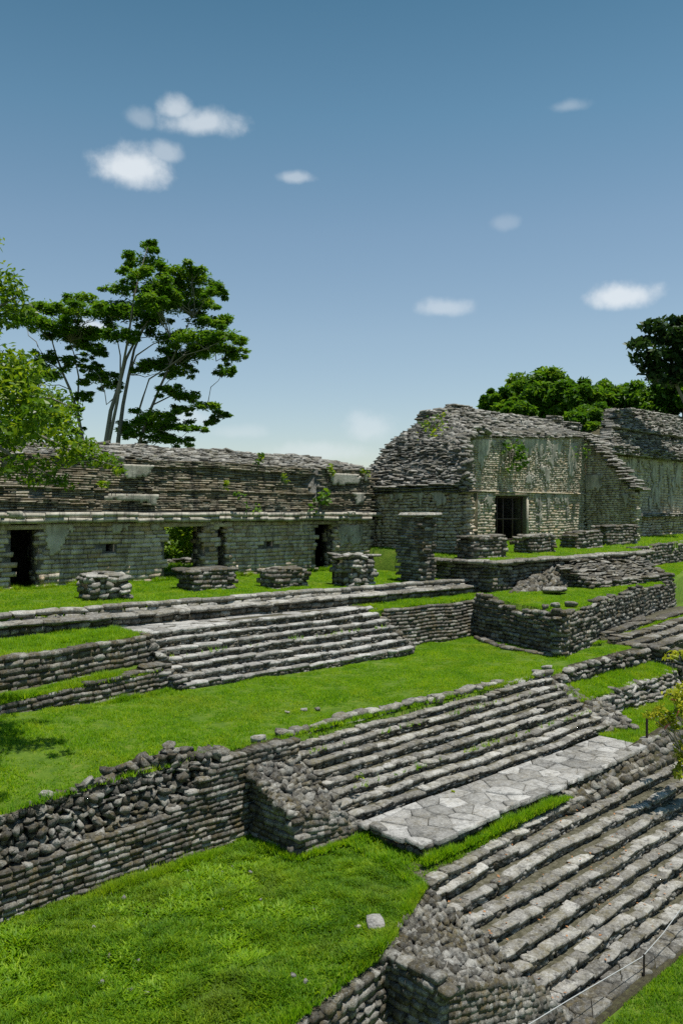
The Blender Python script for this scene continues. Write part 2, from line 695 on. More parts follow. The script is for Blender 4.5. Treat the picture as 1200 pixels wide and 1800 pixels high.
def tube_arrays(pts, rad, seg=7):
    pts = np.array(pts, float)
    n = len(pts)
    V, Fq = [], []
    for i in range(n):
        t = pts[min(i + 1, n - 1)] - pts[max(i - 1, 0)]
        t /= np.linalg.norm(t) + 1e-9
        a = np.cross(t, (0.3, 0.2, 1.0) if abs(t[2]) < .9 else (1., 0, 0))
        a /= np.linalg.norm(a)
        b = np.cross(t, a)
        r = rad[i] if hasattr(rad, '__len__') else rad
        for k in range(seg):
            q = 2 * math.pi * k / seg
            V.append(pts[i] + r * (math.cos(q) * a + math.sin(q) * b))
    for i in range(n - 1):
        for k in range(seg):
            k2 = (k + 1) % seg
            Fq.append((i * seg + k, i * seg + k2, (i + 1) * seg + k2, (i + 1) * seg + k))
    return np.array(V), np.array(Fq)


def tubes(name, paths, mat, parent, seg=7, **props):
    Vs, Fs, off = [], [], 0
    for pts, rad in paths:
        V, Fq = tube_arrays(pts, rad, seg)
        Vs.append(V)
        Fs.append(Fq + off)
        off += len(V)
    return link(name, mk_mesh(name, np.concatenate(Vs), np.concatenate(Fs), mat, smooth=True), parent, **props)


def leaves(P, size, flatness=.5, aspect=.45, fold=True):
    """leaf-shaped quads, (n,3) centres -> verts, faces, rnd"""
    n = len(P)
    d = rng.normal(0, 1, (n, 3))
    d[:, 2] *= (1 - flatness)
    d /= np.linalg.norm(d, axis=1)[:, None]
    up = np.tile((0, 0, 1.), (n, 1)) + rng.normal(0, .55 * (1.4 - flatness), (n, 3))
    s = np.cross(d, up)
    s /= np.linalg.norm(s, axis=1)[:, None] + 1e-9
    up = np.cross(s, d)
    sz = size * rng.uniform(.65, 1.3, n)[:, None]
    w = sz * aspect
    a = P - d * sz * .5
    b = P + s * w * .5 + up * w * .12
    c = P + d * sz * .5 - up * sz * .12
    e = P - s * w * .5 + up * w * .12
    V = np.stack([a, b, c, e], 1).reshape(-1, 3)
    Fq = np.arange(4 * n).reshape(n, 4)
    return V, Fq, rng.random(n)


def clump_points(c, r, n, shell=.5):
    u = rng.normal(0, 1, (n, 3))
    u /= np.linalg.norm(u, axis=1)[:, None]
    q = rng.random(n) ** (1 / 3.0)
    q = shell * (1 - (1 - q) * .5) + (1 - shell) * q * rng.uniform(.6, 1.35, n)
    return np.array(c) + u * q[:, None] * np.array(r) + rng.normal(0, .075, (n, 3)) * np.max(r)


# ------------------------------------------------------------------ setting: ground and lawns
def hn(x, y, s, seed=0.):
    return mnoise.noise((x * s + seed, y * s - seed, seed))


def ground_sheet():
    rad = [0, 20, 60, 200, 700, 2000]
    V, Fq = [(0, 0, -8.1)], []
    n = 24
    for r in rad[1:]:
        for k in range(n):
            a = 2 * math.pi * k / n
            V.append((r * math.cos(a), r * math.sin(a), -8.1))
    tri = [(0, 1 + k, 1 + (k + 1) % n) for k in range(n)]
    for i in range(len(rad) - 2):
        for k in range(n):
            k2 = (k + 1) % n
            Fq.append((1 + i * n + k, 1 + (i + 1) * n + k, 1 + (i + 1) * n + k2, 1 + i * n + k2))
    o = link('ground', mk_mesh('ground', V, [np.array(tri), np.array(Fq)], 'soil'))
    o['kind'] = 'structure'


ground_sheet()
LAWNS = {}


def lawn(name, c00, c10, c11, c01, res=.5, bumpz=.04, seed=1., bottom=-8.4, hump=None):
    c = [np.array(q, float) for q in (c00, c10, c11, c01)]
    nu = max(2, int(max(np.linalg.norm(c[1] - c[0]), np.linalg.norm(c[2] - c[3])) / res))
    nv = max(2, int(max(np.linalg.norm(c[3] - c[0]), np.linalg.norm(c[2] - c[1])) / res))

    def at(u, v):
        p = (c[0] * (1 - u) + c[1] * u) * (1 - v) + (c[3] * (1 - u) + c[2] * u) * v
        z = p[2] + bumpz * (hn(p[0], p[1], .55, seed) + .4 * hn(p[0], p[1], 1.7, seed))
        if hump:
            z += hump(p[0], p[1])
        return (p[0], p[1], z)
    V = [at(i / nu, j / nv) for j in range(nv + 1) for i in range(nu + 1)]
    Fq = [(j * (nu + 1) + i, j * (nu + 1) + i + 1, (j + 1) * (nu + 1) + i + 1, (j + 1) * (nu + 1) + i) for j in range(nv) for i in range(nu)]
    ring = [i for i in range(nu + 1)] + [j * (nu + 1) + nu for j in range(1, nv + 1)] + \
           [nv * (nu + 1) + i for i in range(nu - 1, -1, -1)] + [j * (nu + 1) for j in range(nv - 1, 0, -1)]
    b0 = len(V)
    for r in ring:
        V.append((V[r][0], V[r][1], bottom))
    m = len(ring)
    for k in range(m):
        k2 = (k + 1) % m
        Fq.append((ring[k], b0 + k, b0 + k2, ring[k2]))
    o = link(name, mk_mesh(name, V, np.array(Fq), 'soil'))
    o['kind'] = 'structure'
    LAWNS[name] = at
    return at


lawn('upper_court', (-6, 23.9, -2.88), (28.3, 21.45, -2.88), (28.8, 28, -2.65), (-6, 28.4, -2.55), seed=1.3)
lawn('rear_terrace', (-6, 28.4, -2.62), (80, 28.9, -2.62), (80, 75, -2.6), (-6, 75, -2.6), res=3, bumpz=.1, seed=8.)
lawn('upper_ledge', (-4, 16.9, -3.42), (12.5, 20.15, -3.36), (12.5, 22.2, -3.36), (-4, 23.4, -3.36), seed=2.1)
lawn('ledge_beside_stairs', (21.5, 20.35, -3.46), (28.5, 20.2, -3.42), (28.5, 21.6, -3.3), (21.5, 22.0, -3.36), seed=2.9)
lawn('right_terrace', (25.5, 15.4, -3.42), (41, 18.5, -3.5), (56, 22.9, -3.0), (27.5, 20.5, -3.25), seed=3.7)
lawn('platform_lawn', (28.5, 20.6, -1.98), (42, 20.6, -1.95), (42, 29, -1.68), (29.5, 29, -1.68), seed=4.4, bottom=-4)
lawn('far_lawn', (42, 21.3, -1.95), (72, 27.6, -1.8), (76, 34, -1.55), (42, 34, -1.6), seed=4.9, bottom=-4)
lawn('middle_court', (0, 13.75, -4.86), (28.8, 13.95, -4.9), (32, 20.6, -4.92), (0, 20.6, -4.45), seed=5.2, bumpz=.07,
     hump=lambda x, y: .32 * max(0, min(1, (11.5 - x) / 4)) * max(0, min(1, (y - 14) / 3)))
lawn('lower_slope', (-2, 7.6, -6.95), (9.35, 8.7, -6.62), (10.6, 13.4, -6.42), (-2, 13.4, -6.5), seed=6.4, bumpz=.10, res=.35)
lawn('lower_slope_side', (9.35, 8.7, -6.62), (11.5, 9.6, -6.44), (11.9, 11.8, -6.35), (10.6, 13.4, -6.42), seed=6.4, bumpz=.08, res=.3)
lawn('grass_strip', (11.2, 9.72, -6.5), (17.6, 10.15, -6.55), (17.4, 10.45, -6.33), (11.65, 11.95, -6.4), seed=6.9, res=.3)
lawn('side_lawn', (21.3, 10.55, -6.2), (34, 10.6, -6.1), (34, 13.4, -6.1), (21.8, 13.4, -6.12), seed=7.7)
lawn('bank_strip', (22.2, 12.75, -5.5), (28.6, 12.75, -5.42), (28.6, 14.1, -5.22), (22.2, 14.1, -5.2), seed=7.9, res=.3, bottom=-6.5)
lawn('side_court', (28.8, 15.6, -4.78), (44, 17.2, -4.55), (44, 19.0, -4.5), (26.5, 16.4, -4.95), seed=8.3, bottom=-6.5)
lawn('bench_strip', (0, 16.9, -4.14), (12.3, 19.25, -4.16), (12.3, 20.0, -4.05), (0, 17.6, -4.05), seed=9.1, bottom=-5)


def grass_on(name, at, n, hgt, lean=.6, blades=3, width=.012, mat='grass', label='', patchy=.3, u=(0, 1), v=(0, 1), seed=0., two=False, near=None):
    """short blades rooted on a lawn surface"""
    P = []
    tries = 0
    while len(P) < n and tries < n * 4:
        tries += 1
        a, b = random.uniform(*u), random.uniform(*v)
        p = at(a, b)
        q = hn(p[0], p[1], 1.3, seed + 3.3) + .6 * hn(p[0], p[1], 4.1, seed)
        if q < -.75 + patchy * random.random() * 1.6 - .1:
            continue
        P.append((*p, q))
    P = np.array(P)
    px, py, F = proj(P[:, :3])
    P = P[(px > -60) & (px < 1260) & (py < 1880)]
    tall = np.clip(1 + .9 * P[:, 3], .45, 1.7)
    P = np.repeat(P, blades, 0)
    tall = np.repeat(tall, blades)
    N = len(P)
    base = P[:, :3] + np.c_[rng.normal(0, .02, (N, 2)), np.full(N, -.01)]
    ang = rng.uniform(0, 2 * math.pi, N)
    d = np.c_[np.cos(ang), np.sin(ang), np.zeros(N)]
    sdir = np.c_[-np.sin(ang), np.cos(ang), np.zeros(N)]
    h = hgt * rng.uniform(.5, 1.25, N) * tall
    ln = lean * rng.uniform(.3, 1.3, N)
    w = width * rng.uniform(.7, 1.4, N)
    tip = base + d * (h * ln)[:, None] + np.c_[np.zeros((N, 2)), h]
    l = base - sdir * w[:, None]
    r = base + sdir * w[:, None]
    rn = np.clip(np.repeat(rng.random(N // blades), blades) * .6 + rng.random(N) * .4, 0, 1)
    if two:
        mid = base + d * (h * ln * .3)[:, None] + np.c_[np.zeros((N, 2)), h * .62]
        ml = mid - sdir * w[:, None] * .8
        mr_ = mid + sdir * w[:, None] * .8
        V = np.stack([l, r, mr_, ml, tip], 1).reshape(-1, 3)
        b5 = np.arange(N)[:, None] * 5
        Fc = [b5 + np.array([[0, 1, 2, 3]]), b5 + np.array([[3, 2, 4]])]
        rn = np.concatenate([rn, rn])
    else:
        V = np.stack([l, r, tip], 1).reshape(-1, 3)
        Fc = np.arange(3 * N).reshape(N, 3)
    o = link(name, mk_mesh(name, V, Fc, mat, rn))
    o['kind'] = 'stuff'
    o['label'] = label
    o['category'] = 'grass'
    return o


# ------------------------------------------------------------------ stairs
def poly_prism(poly, z0, z1, inset=.0):
    n = len(poly)
    c = np.mean(poly, 0)
    P = np.array(poly)
    d = P - c
    ins = P - d / (np.linalg.norm(d, axis=1)[:, None] + 1e-6) * inset
    top = P - d / (np.linalg.norm(d, axis=1)[:, None] + 1e-6) * (inset + .018)
    V = [(*q, z0) for q in ins] + [(*q, z1 - .014) for q in ins] + [(*q, z1) for q in top]
    F4 = []
    for k in range(n):
        k2 = (k + 1) % n
        F4 += [(k, k2, n + k2, n + k), (n + k, n + k2, 2 * n + k2, 2 * n + k)]
    return np.array(V), np.array(F4), np.array([list(range(2 * n, 3 * n))])


def crazy_paving(parent, x0, x1, yf, yb, z, step=.42, name='paving_stone', mat='tread', thick=.09, zj=.02):
    """irregular flagstones: Voronoi cells of a jittered grid clipped to the strip (yf, yb callables of x)"""
    pts = []
    x = x0
    while x < x1:
        y = yf(x)
        while y < yb(x) + step * .3:
            pts.append((x + random.uniform(-.4, .4) * step, y + random.uniform(-.4, .4) * step))
            y += step * .8
        x += step * random.uniform(.9, 1.25)
    pts = np.array([q for q in pts if random.random() > .25])
    for i, p in enumerate(pts):
        poly = [np.array(q) for q in ((p[0] - 1, p[1] - 1), (p[0] + 1, p[1] - 1), (p[0] + 1, p[1] + 1), (p[0] - 1, p[1] + 1))]
        planes = []
        for q in pts:
            dq = q - p
            if 0 < dq @ dq < 2.2:
                planes.append(((p + q) / 2, dq))
        xa, xb = x0 + random.uniform(-.05, .05), x1 + random.uniform(-.05, .05)
        planes += [(np.array((p[0], yf(p[0]) + random.uniform(-.08, .07))), np.array((0, -1.))), (np.array((p[0], yb(p[0]))), np.array((0, 1.))),
                   (np.array((xa, 0)), np.array((-1., 0))), (np.array((xb, 0)), np.array((1., 0)))]
        for (o, nn) in planes:
            res = []
            for k in range(len(poly)):
                a, b = poly[k], poly[(k + 1) % len(poly)]
                da, db = (a - o) @ nn, (b - o) @ nn
                if da <= 0:
                    res.append(a)
                if da * db < 0:
                    res.append(a + (b - a) * da / (da - db))
            poly = res
            if len(poly) < 3:
                break
        if len(poly) < 3:
            continue
        pp = np.array(poly)
        ar = .5 * abs(np.dot(pp[:, 0], np.roll(pp[:, 1], 1)) - np.dot(pp[:, 1], np.roll(pp[:, 0], 1)))
        if ar < .012:
            continue
        zz = z + random.uniform(-zj, zj)
        V, F4, top = poly_prism(poly, zz - thick, zz, .011)
        link(name, mk_mesh(name, V, [F4, top], mat), parent)


def staircase_steps(th, x0, x1, fy, fz, n, tread, riser, ln=(.18, .5), slab=.08, mat='tread', endj=.12, extra_last=0., wave=.016, nmax=45, rub=.12):
    """fy(i, x), fz(i, x): front edge and top of tread i"""
    for i in range(n):
        a, b = x0 + random.uniform(-endj, endj), x1 + random.uniform(-endj, endj)
        ph = random.uniform(0, 9)

        def wz(x):
            return wave * (math.sin(x * .8 + ph) + .6 * math.sin(x * 2.3 + ph * 2) + .5 * hn(x, i, .9, 2.2))

        def wy(x):
            return .04 * math.sin(x * .6 + ph * 3) + .02 * math.sin(x * 2.1 + ph)
        # core of the step
        N = 40
        V, Fq = [], []
        for k in range(N + 1):
            x = a + (b - a) * k / N
            y, z = fy(i, x) + wy(x), fz(i, x) + wz(x)
            V += [(x, y + .07, z - riser - .25), (x, y + .06, z - slab * .6), (x, y + .16, z - .03), (x, y + tread + .5, z - .015), (x, y + tread + .5, z - riser - .25)]
        for k in range(N):
            p, q = 5 * k, 5 * k + 5
            for s in range(5):
                s2 = (s + 1) % 5
                Fq.append((p + s, q + s, q + s2, p + s2))
        st = link('step', mk_mesh('step', V, [np.array(Fq), np.array([(0, 1, 2, 3, 4), (5 * N + 4, 5 * N + 3, 5 * N + 2, 5 * N + 1, 5 * N)])], 'stepdirt'), th)
        WORLD[st.name] = Matrix.Identity(4)
        top, low = [], []
        x = a
        while x < b:
            l = random.uniform(*ln)
            if random.random() < .15:
                l *= 1.5
            l = min(l, b - x + .1)
            xc = x + l / 2
            x += l
            y, z = fy(i, xc) + wy(xc), fz(i, xc) + wz(xc)
            dp = tread * random.uniform(.62, .95)
            hh = slab * random.uniform(.85, 1.35)
            X_, Y_, Z_ = jrot((1., 0, 0), (0, 1., 0), (0, 0, 1.), .045)
            top.append((random.choice(['slab', 'block', 'block', 'rubble']), mat4(X_, Y_, Z_, (l * 1.03, dp, hh), (xc, y + dp / 2 + random.uniform(-.035, .03), z - hh / 2 + random.uniform(-.012, .016)))))
        zr = riser - slab * .8
        x = a
        while x < b:
            l = random.uniform(.08, .24)
            xc = x + l / 2
            x += l
            y, z = fy(i, xc) + wy(xc), fz(i, xc) + wz(xc)
            for (zz, hh) in ((z - slab - zr * .3, zr * .7), (z - slab - zr * .9, zr * .7)):
                X_, Y_, Z_ = jrot((1., 0, 0), (0, 1., 0), (0, 0, 1.), .12)
                low.append(('rubble', mat4(X_, Y_, Z_, (l * random.uniform(.85, 1.1), .16, hh), (xc + random.uniform(-.05, .05), y + .085 + rub * .2 + random.uniform(-.03, .02), zz))))
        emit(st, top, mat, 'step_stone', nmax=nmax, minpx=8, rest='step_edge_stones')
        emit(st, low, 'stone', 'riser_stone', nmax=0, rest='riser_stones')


# --- front staircase (nearest, bottom right)
S3 = thing('staircase', 'nearest wide stone staircase, bottom right, with cable across its foot', 'staircase', (16, 8.5, -8.1), 'stone staircases')
fy3 = lambda i, x: (9.37 - .292 * (i - 1) if i > 0 else 9.5) + (.075, .045, .025, .01)[min(i, 3)] * (i < 4) * max(0, min(7.5, x - 11.5))
fz3 = lambda i, x: -6.64 - .172 * (i - 1) + (.02 if i == 0 else 0)
staircase_steps(S3, 11.5, 23.2, fy3, fz3, 9, .30, .175, nmax=34)
# paved strip at the foot
st = box('footing', 9.8, 19, 6.75, 7.3, -8.4, -8.02, 'mortar', S3)
WORLD[st.name] = Matrix.Identity(4)
crazy_paving(S3, 10.6, 18.4, lambda x: 6.82, lambda x: 7.36, -7.98, .34, mat='stone')
# rubble bank between the paved landing and the right part of the front stairs
al = solid('balustrade', [(9.45, 8.75, -9), (9.45, 7.65, -9), (11.5, 7.4, -9), (11.5, 9.4, -9),
                          (9.45, 8.75, -6.62), (9.45, 7.65, -6.66), (11.5, 7.5, -7.5), (11.5, 9.35, -6.66)],
           [(0, 1, 5, 4), (1, 2, 6, 5), (2, 3, 7, 6), (3, 0, 4, 7), (4, 5, 6, 7)], 'palemortar', S3)
WORLD[al.name] = Matrix.Identity(4)
s = face((9.35, 8.85), (9.35, 7.5), -8.2, -6.55, .14, (.16, .3), .22, .0, .02, ['block', 'round'], .05, axis=1)
s += patch((9.35, 7.45, -8.3), (12.3, 6.75, -8.3), (11.55, 7.45, -7.35), (9.4, 7.6, -6.75), (.1, .2), (.09, .13), .16, 'block', .05, .012)
s += patch((9.4, 7.6, -6.7), (11.55, 7.45, -7.4), (11.5, 9.45, -6.5), (9.4, 8.8, -6.55), (.1, .22), (.09, .17), .16, 'rubble', .3, .035)
emit(al, s, 'stone', 'stone', 300, 9, 'small_stones')

# wall left of the front balustrade, dropping away below the grass
W6 = thing('retaining_wall', 'low rubble wall at the bottom edge, holding the nearest grass slope', 'wall', (7, 8.3, -8.1), 'retaining walls')
core(W6, (3.5, 7.85), (9.4, 8.5), -8.3, -6.75, .1, back=.05)
emit(W6, face((3.5, 7.75), (9.4, 8.4), -8.3, [(3, -6.95), (9.4, -6.6)], .13, (.16, .3), .24, .1, .03, ['block', 'rubble'], .06), 'stone', 'stone', 200)

# --- middle staircase with landing
S2 = thing('staircase', 'middle stone staircase rising from the paved landing to the grass court', 'staircase', (17, 12.5, -6.4), 'stone staircases')
fy2 = lambda i, x: 13.68 - .262 * i - .05 * (x - 12) / 10
fz2 = lambda i, x: -4.97 - .148 * i + .05 * (x - 12) / 10
staircase_steps(S2, 11.95, 22.1, fy2, fz2, 8, .27, .15, nmax=36)
lp = box('landing', 12.2, 21.2, 10.38, 11.9, -6.9, -6.2, 'mortar', S2)
WORLD[lp.name] = Matrix.Identity(4)
crazy_paving(lp, 12.05, 21.4, lambda x: 10.12 + .16 * (x - 11.8) / 9.7, lambda x: 11.78 - .1 * (x - 12) / 10, -6.12, .43, mat='paving')
s = face((12.15, 10.2), (21.4, 10.36), [(11.9, -6.55), (17, -6.55), (21, -6.5)], -6.2, .12, (.14, .3), .2, 0, .03, 'rubble', .1)
s += face((12.15, 11.6), (12.15, 10.2), -6.55, -6.2, .12, (.14, .3), .2, 0, .03, 'rubble', .1, axis=1)
emit(lp, s, 'stone', 'stone', 120, 9, 'small_stones')
# left balustrade
al = solid('balustrade', [(10.6, 13.3, -7), (10.6, 12.1, -7), (11.95, 11.95, -7), (11.95, 13.8, -7),
                          (10.6, 13.3, -5.2), (10.6, 12.1, -5.7), (11.95, 11.95, -6.1), (11.95, 13.8, -5.05)],
           [(0, 1, 5, 4), (1, 2, 6, 5), (2, 3, 7, 6), (3, 0, 4, 7), (4, 5, 6, 7)], 'palemortar', S2)
WORLD[al.name] = Matrix.Identity(4)
s = face((10.48, 13.2), (10.48, 11.92), -6.5, [(11.8, -5.68), (13.3, -5.12)], .125, (.18, .36), .22, .0, .025, ['block', 'slab'], .04, axis=1)
s += patch((10.48, 11.9, -6.48), (12.35, 11.7, -6.3), (11.95, 11.9, -6.05), (10.5, 12.0, -5.6), (.15, .3), (.1, .14), .18, 'block', .05, .015)
s += patch((10.5, 12.0, -5.6), (11.97, 11.85, -6.02), (11.97, 13.75, -4.98), (10.5, 13.3, -5.08), (.12, .28), (.1, .2), .18, 'rubble', .35, .04)
emit(al, s, 'stone', 'stone', 300, 9, 'small_stones')
# right balustrade
al = solid('balustrade', [(22.1, 13.7, -7), (22.1, 11.9, -7), (22.8, 11.6, -7), (23.6, 13.2, -7),
                          (22.1, 13.7, -5.08), (22.1, 11.9, -6.1), (22.8, 11.6, -6.12), (23.6, 13.2, -5.5)],
           [(0, 1, 5, 4), (1, 2, 6, 5), (2, 3, 7, 6), (3, 0, 4, 7), (4, 5, 6, 7)], 'palemortar', S2)
WORLD[al.name] = Matrix.Identity(4)
s = patch((22.0, 11.72, -6.08), (22.95, 11.45, -6.12), (23.7, 13.2, -5.4), (22.05, 13.75, -4.98), (.2, .42), (.14, .26), .22, 'rubble', .25, .06)
s += face((22.95, 11.4), (23.8, 13.2), -6.2, [(11.4, -6.0), (13.2, -5.4)], .12, (.2, .4), .2, .1, .03, 'block', .05, axis=1)
emit(al, s, 'stone', 'stone', 200, 9, 'small_stones')

# --- upper staircase
S1 = thing('staircase', 'upper stone staircase leading to the court of the long ruin', 'staircase', (17, 19.8, -4.8), 'stone staircases')
fy1 = lambda i, x: 20.62 - .285 * i - .12 * (x - 12.5) / 9.3
fz1 = lambda i, x: -3.33 - .205 * i + .03 * (x - 12.5) / 9.3
staircase_steps(S1, 12.55, 21.75, fy1, fz1, 7, .29, .205, ln=(.22, .55), slab=.095, nmax=40, mat='paving')
lp = box('landing', 12.6, 21.6, 20.9, 22.2, -4, -3.42, 'mortar', S1)
WORLD[lp.name] = Matrix.Identity(4)
crazy_paving(lp, 12.3, 21.4, lambda x: 20.85, lambda x: 22.35 - .08 * (x - 12), -3.335, .5, mat='paving')
s = face((12.5, 20.6), (12.5, 18.75), -4.85, [(18.7, -4.5), (20.6, -3.3)], .14, (.14, .3), .3, .0, .04, 'rubble', .12, axis=1)
s += patch((21.55, 18.75, -4.85), (22.6, 19.2, -4.9), (22.2, 20.5, -3.5), (21.4, 20.9, -3.3), (.18, .36), (.12, .22), .25, 'rubble', .25, .06)
emit(S1, s, 'stone', 'stone', 160, 9, 'small_stones')
solid('side_core', [(21.6, 18.9, -5), (22.4, 19.4, -5), (22.2, 20.6, -5), (21.5, 21, -5), (21.6, 18.9, -4.8), (22.4, 19.4, -4.8), (22.1, 20.6, -3.6), (21.4, 21, -3.42)],
      [(0, 1, 5, 4), (1, 2, 6, 5), (2, 3, 7, 6), (3, 0, 4, 7), (4, 5, 6, 7)], 'palemortar', S1)

# ------------------------------------------------------------------ retaining walls
# neat wall below the middle court, its crown collapsed to rubble
W1 = thing('retaining_wall', 'long rubble-topped wall left of the middle staircase, below the shaded grass', 'wall', (7, 13.2, -6.5), 'retaining walls')
tp = [(2, -5.2), (4.5, -5.0), (5.7, -4.95), (6.7, -4.82), (7.6, -4.72), (8.6, -4.55), (9.1, -4.5), (9.6, -4.66), (10.3, -4.68), (12, -4.74)]
nb = [(2, -5.75), (5.7, -5.62), (7.5, -5.52), (8.6, -5.5), (9.3, -5.2), (9.9, -4.75), (12, -4.7)]
core(W1, (1.5, 13.15), (11.95, 13.25), -6.6, nb, .08, back=.3)
core(W1, (1.5, 13.6), (11.95, 13.85), -5.9, tp, .3, dep=.1, back=.02, name='rubble_core', mat='palemortar', drop=.16)
s = face((1.5, 13.15), (11.95, 13.25), [(1, -6.62), (8, -6.58), (11, -6.5)], nb, .098, (.12, .3), .26, .08, .022, ['block', 'ashlar', 'slab', 'block'], .035, wav=.015)
emit(W1, s, 'stone', 'stone', 300, 10, 'small_stones')
s = face((1.5, 13.28), (10.6, 13.45), lambda x, y: fn(nb)(x, y) - .03, tp, .10, (.09, .24), .24, .42, .06, 'rubble', .35, chv=.5)
s += [(k, m) for k, m in face((6.2, 13.75), (10.2, 13.8), lambda x, y: fn(tp)(x, y) - .12, lambda x, y: fn(tp)(x, y) + .1 * max(0, hn(x, 2, 2.0)) + .04, .11, (.12, .26), .24, 0, .12, 'rubble', .35)]
emit(W1, s, 'stone', 'rubble_stone', 300, 10, 'small_rubble')

# curb along the top of the middle stairs
W1b = thing('low_wall', 'single course of edging stones along the top of the middle staircase', 'wall', (17, 13.9, -4.9), 'low walls')
s = face((11.2, 14.0), (22.6, 13.85), -5.05, lambda x, y: -4.72 + .1 * hn(x, 1, .8), .16, (.22, .5), .24, 0, .05, ['block', 'rubble'], .1)
emit(W1b, s, 'tread', 'stone', 120)

# wall left of the upper stairs and the low bench wall before it
W4 = thing('retaining_wall', 'coursed wall left of the upper staircase, below the ledge of grass', 'wall', (8, 19, -4.5), 'retaining walls')
tp = [(0, -3.5), (6.8, -3.42), (8, -3.3), (8.4, -3.26), (9.0, -3.32), (9.6, -3.36), (10.3, -3.28), (11.5, -3.25), (12.5, -3.22)]
core(W4, (2, 17.75), (12.6, 19.95), -4.6, tp, .08)
emit(W4, face((2, 17.75), (12.6, 19.95), -4.62, tp, .15, (.2, .46), .26, .08, .025, ['block', 'ashlar', 'rubble'], .05), 'stone', 'stone', 300)
W4b = thing('low_wall', 'low three-course bench wall at the foot of the coursed left wall', 'wall', (8, 18.5, -4.6), 'low walls')
tb = [(0, -4.2), (8.5, -4.12), (11, -4.02), (12.4, -3.95)]
core(W4b, (2, 17.1), (12.5, 19.2), -4.85, tb, .1, back=.2)
emit(W4b, face((2, 17.1), (12.5, 19.2), -4.85, tb, .12, (.2, .45), .26, .1, .03, ['block', 'slab'], .05), 'stone', 'stone', 120)

# double edge of the upper court
W5 = thing('terrace_wall', 'long two-tier terrace edge running in front of the pier stumps', 'wall', (16, 22.2, -3.4), 'low walls')
core(W5, (2, 23.35), (28.4, 21.3), -3.2, -2.8, 0, back=.3)
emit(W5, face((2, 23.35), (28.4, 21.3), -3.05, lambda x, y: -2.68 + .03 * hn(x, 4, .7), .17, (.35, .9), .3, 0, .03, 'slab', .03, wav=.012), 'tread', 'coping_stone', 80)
core(W5, (2, 22.92), (28.6, 20.9), -3.5, -3.0, 0, back=.6, name='lower_core')
emit(W5, face((2, 22.9), (28.6, 20.88), -3.42, lambda x, y: -3.1 + .03 * hn(x, 9, .6), .15, (.2, .42), .26, .02, .02, ['block', 'rubble'], .05), 'stone', 'stone', 200)
emit(W5, patch((2, 22.84, -2.97), (28.6, 20.82, -2.99), (28.6, 21.25, -2.96), (2, 23.27, -2.94), (.4, .95), (.42, .44), .13, 'slab', .03, .012), 'tread', 'tread_slab', 80)

# wall right of the upper stairs
W7 = thing('retaining_wall', 'coursed wall right of the upper staircase', 'wall', (24.5, 20.1, -4.9), 'retaining walls')
core(W7, (21.9, 20.1), (27.2, 20.0), -5, -3.45, .12)
emit(W7, face((21.9, 20.0), (27.2, 19.9), -4.95, -3.38, .13, (.2, .42), .26, .12, .02, ['block', 'slab', 'ashlar'], .04), 'stone', 'stone', 300)

# projecting terrace corner
W8 = thing('retaining_wall', 'tall broken-topped wall turning a corner below the right-hand terrace', 'wall', (25.3, 15.3, -4.9), 'retaining walls')
tA = [(15.0, -3.34), (16.2, -3.4), (17.5, -3.5), (18.3, -3.42), (19.0, -3.22), (19.6, -3.12), (20.2, -3.2)]
core(W8, (26.9, 20.2), (25.25, 15.2), -5, tA, .04, axis=1)
s = face((26.85, 20.2), (25.2, 15.2), -4.95, tA, .15, (.22, .5), .28, .04, .04, ['block', 'rubble'], .06, axis=1)
tB = [(25, -3.3), (26, -3.42), (27.5, -3.38), (29, -3.25), (31, -3.32), (33, -3.3), (35, -3.22), (37, -3.42), (42, -3.4)]
tB_ = fn(tB)
tB = lambda x, y: tB_(x, y) + .22 * hn(x, 3, .9) + .1 * hn(x, 7, 2.5)
core(W8, (25.25, 15.25), (41, 18.4), -5, tB, .04, back=.02, trim=.55)
s += face((25.2, 15.15), (41, 18.3), -4.95, tB, .15, (.2, .46), .28, .04, .05, ['block', 'rubble', 'rubble'], .09)
emit(W8, s, 'stone', 'stone', 300)
s = []
z = -4.9
while z < -3.4:
    h_ = random.uniform(.13, .2)
    s.append((random.choice(['block', 'ashlar']), mat4(*jrot((.95, .2, 0), (-.2, .95, 0), (0, 0, 1.), .06), (random.uniform(.4, .6), random.uniform(.4, .6), h_), (25.42 + .04 * (z + 4.9), 15.38, z + h_ / 2))))
    z += h_ * .97
emit(W8, s, 'stone', 'corner_stone', 20, 5)
W9 = thing('low_wall', 'knee-high curb bending round the grass plot under the broken wall', 'wall', (25, 17, -4.85), 'low walls')
s = face((26.3, 19.6), (25.05, 17.4), -5, -4.68, .13, (.25, .5), .24, 0, .03, ['slab', 'block'], .08, axis=1)
s += face((25.05, 17.45), (25.1, 15.4), -5, -4.68, .13, (.25, .5), .24, 0, .03, ['slab', 'block'], .08, axis=1)
emit(W9, s, 'stone', 'stone', 60)

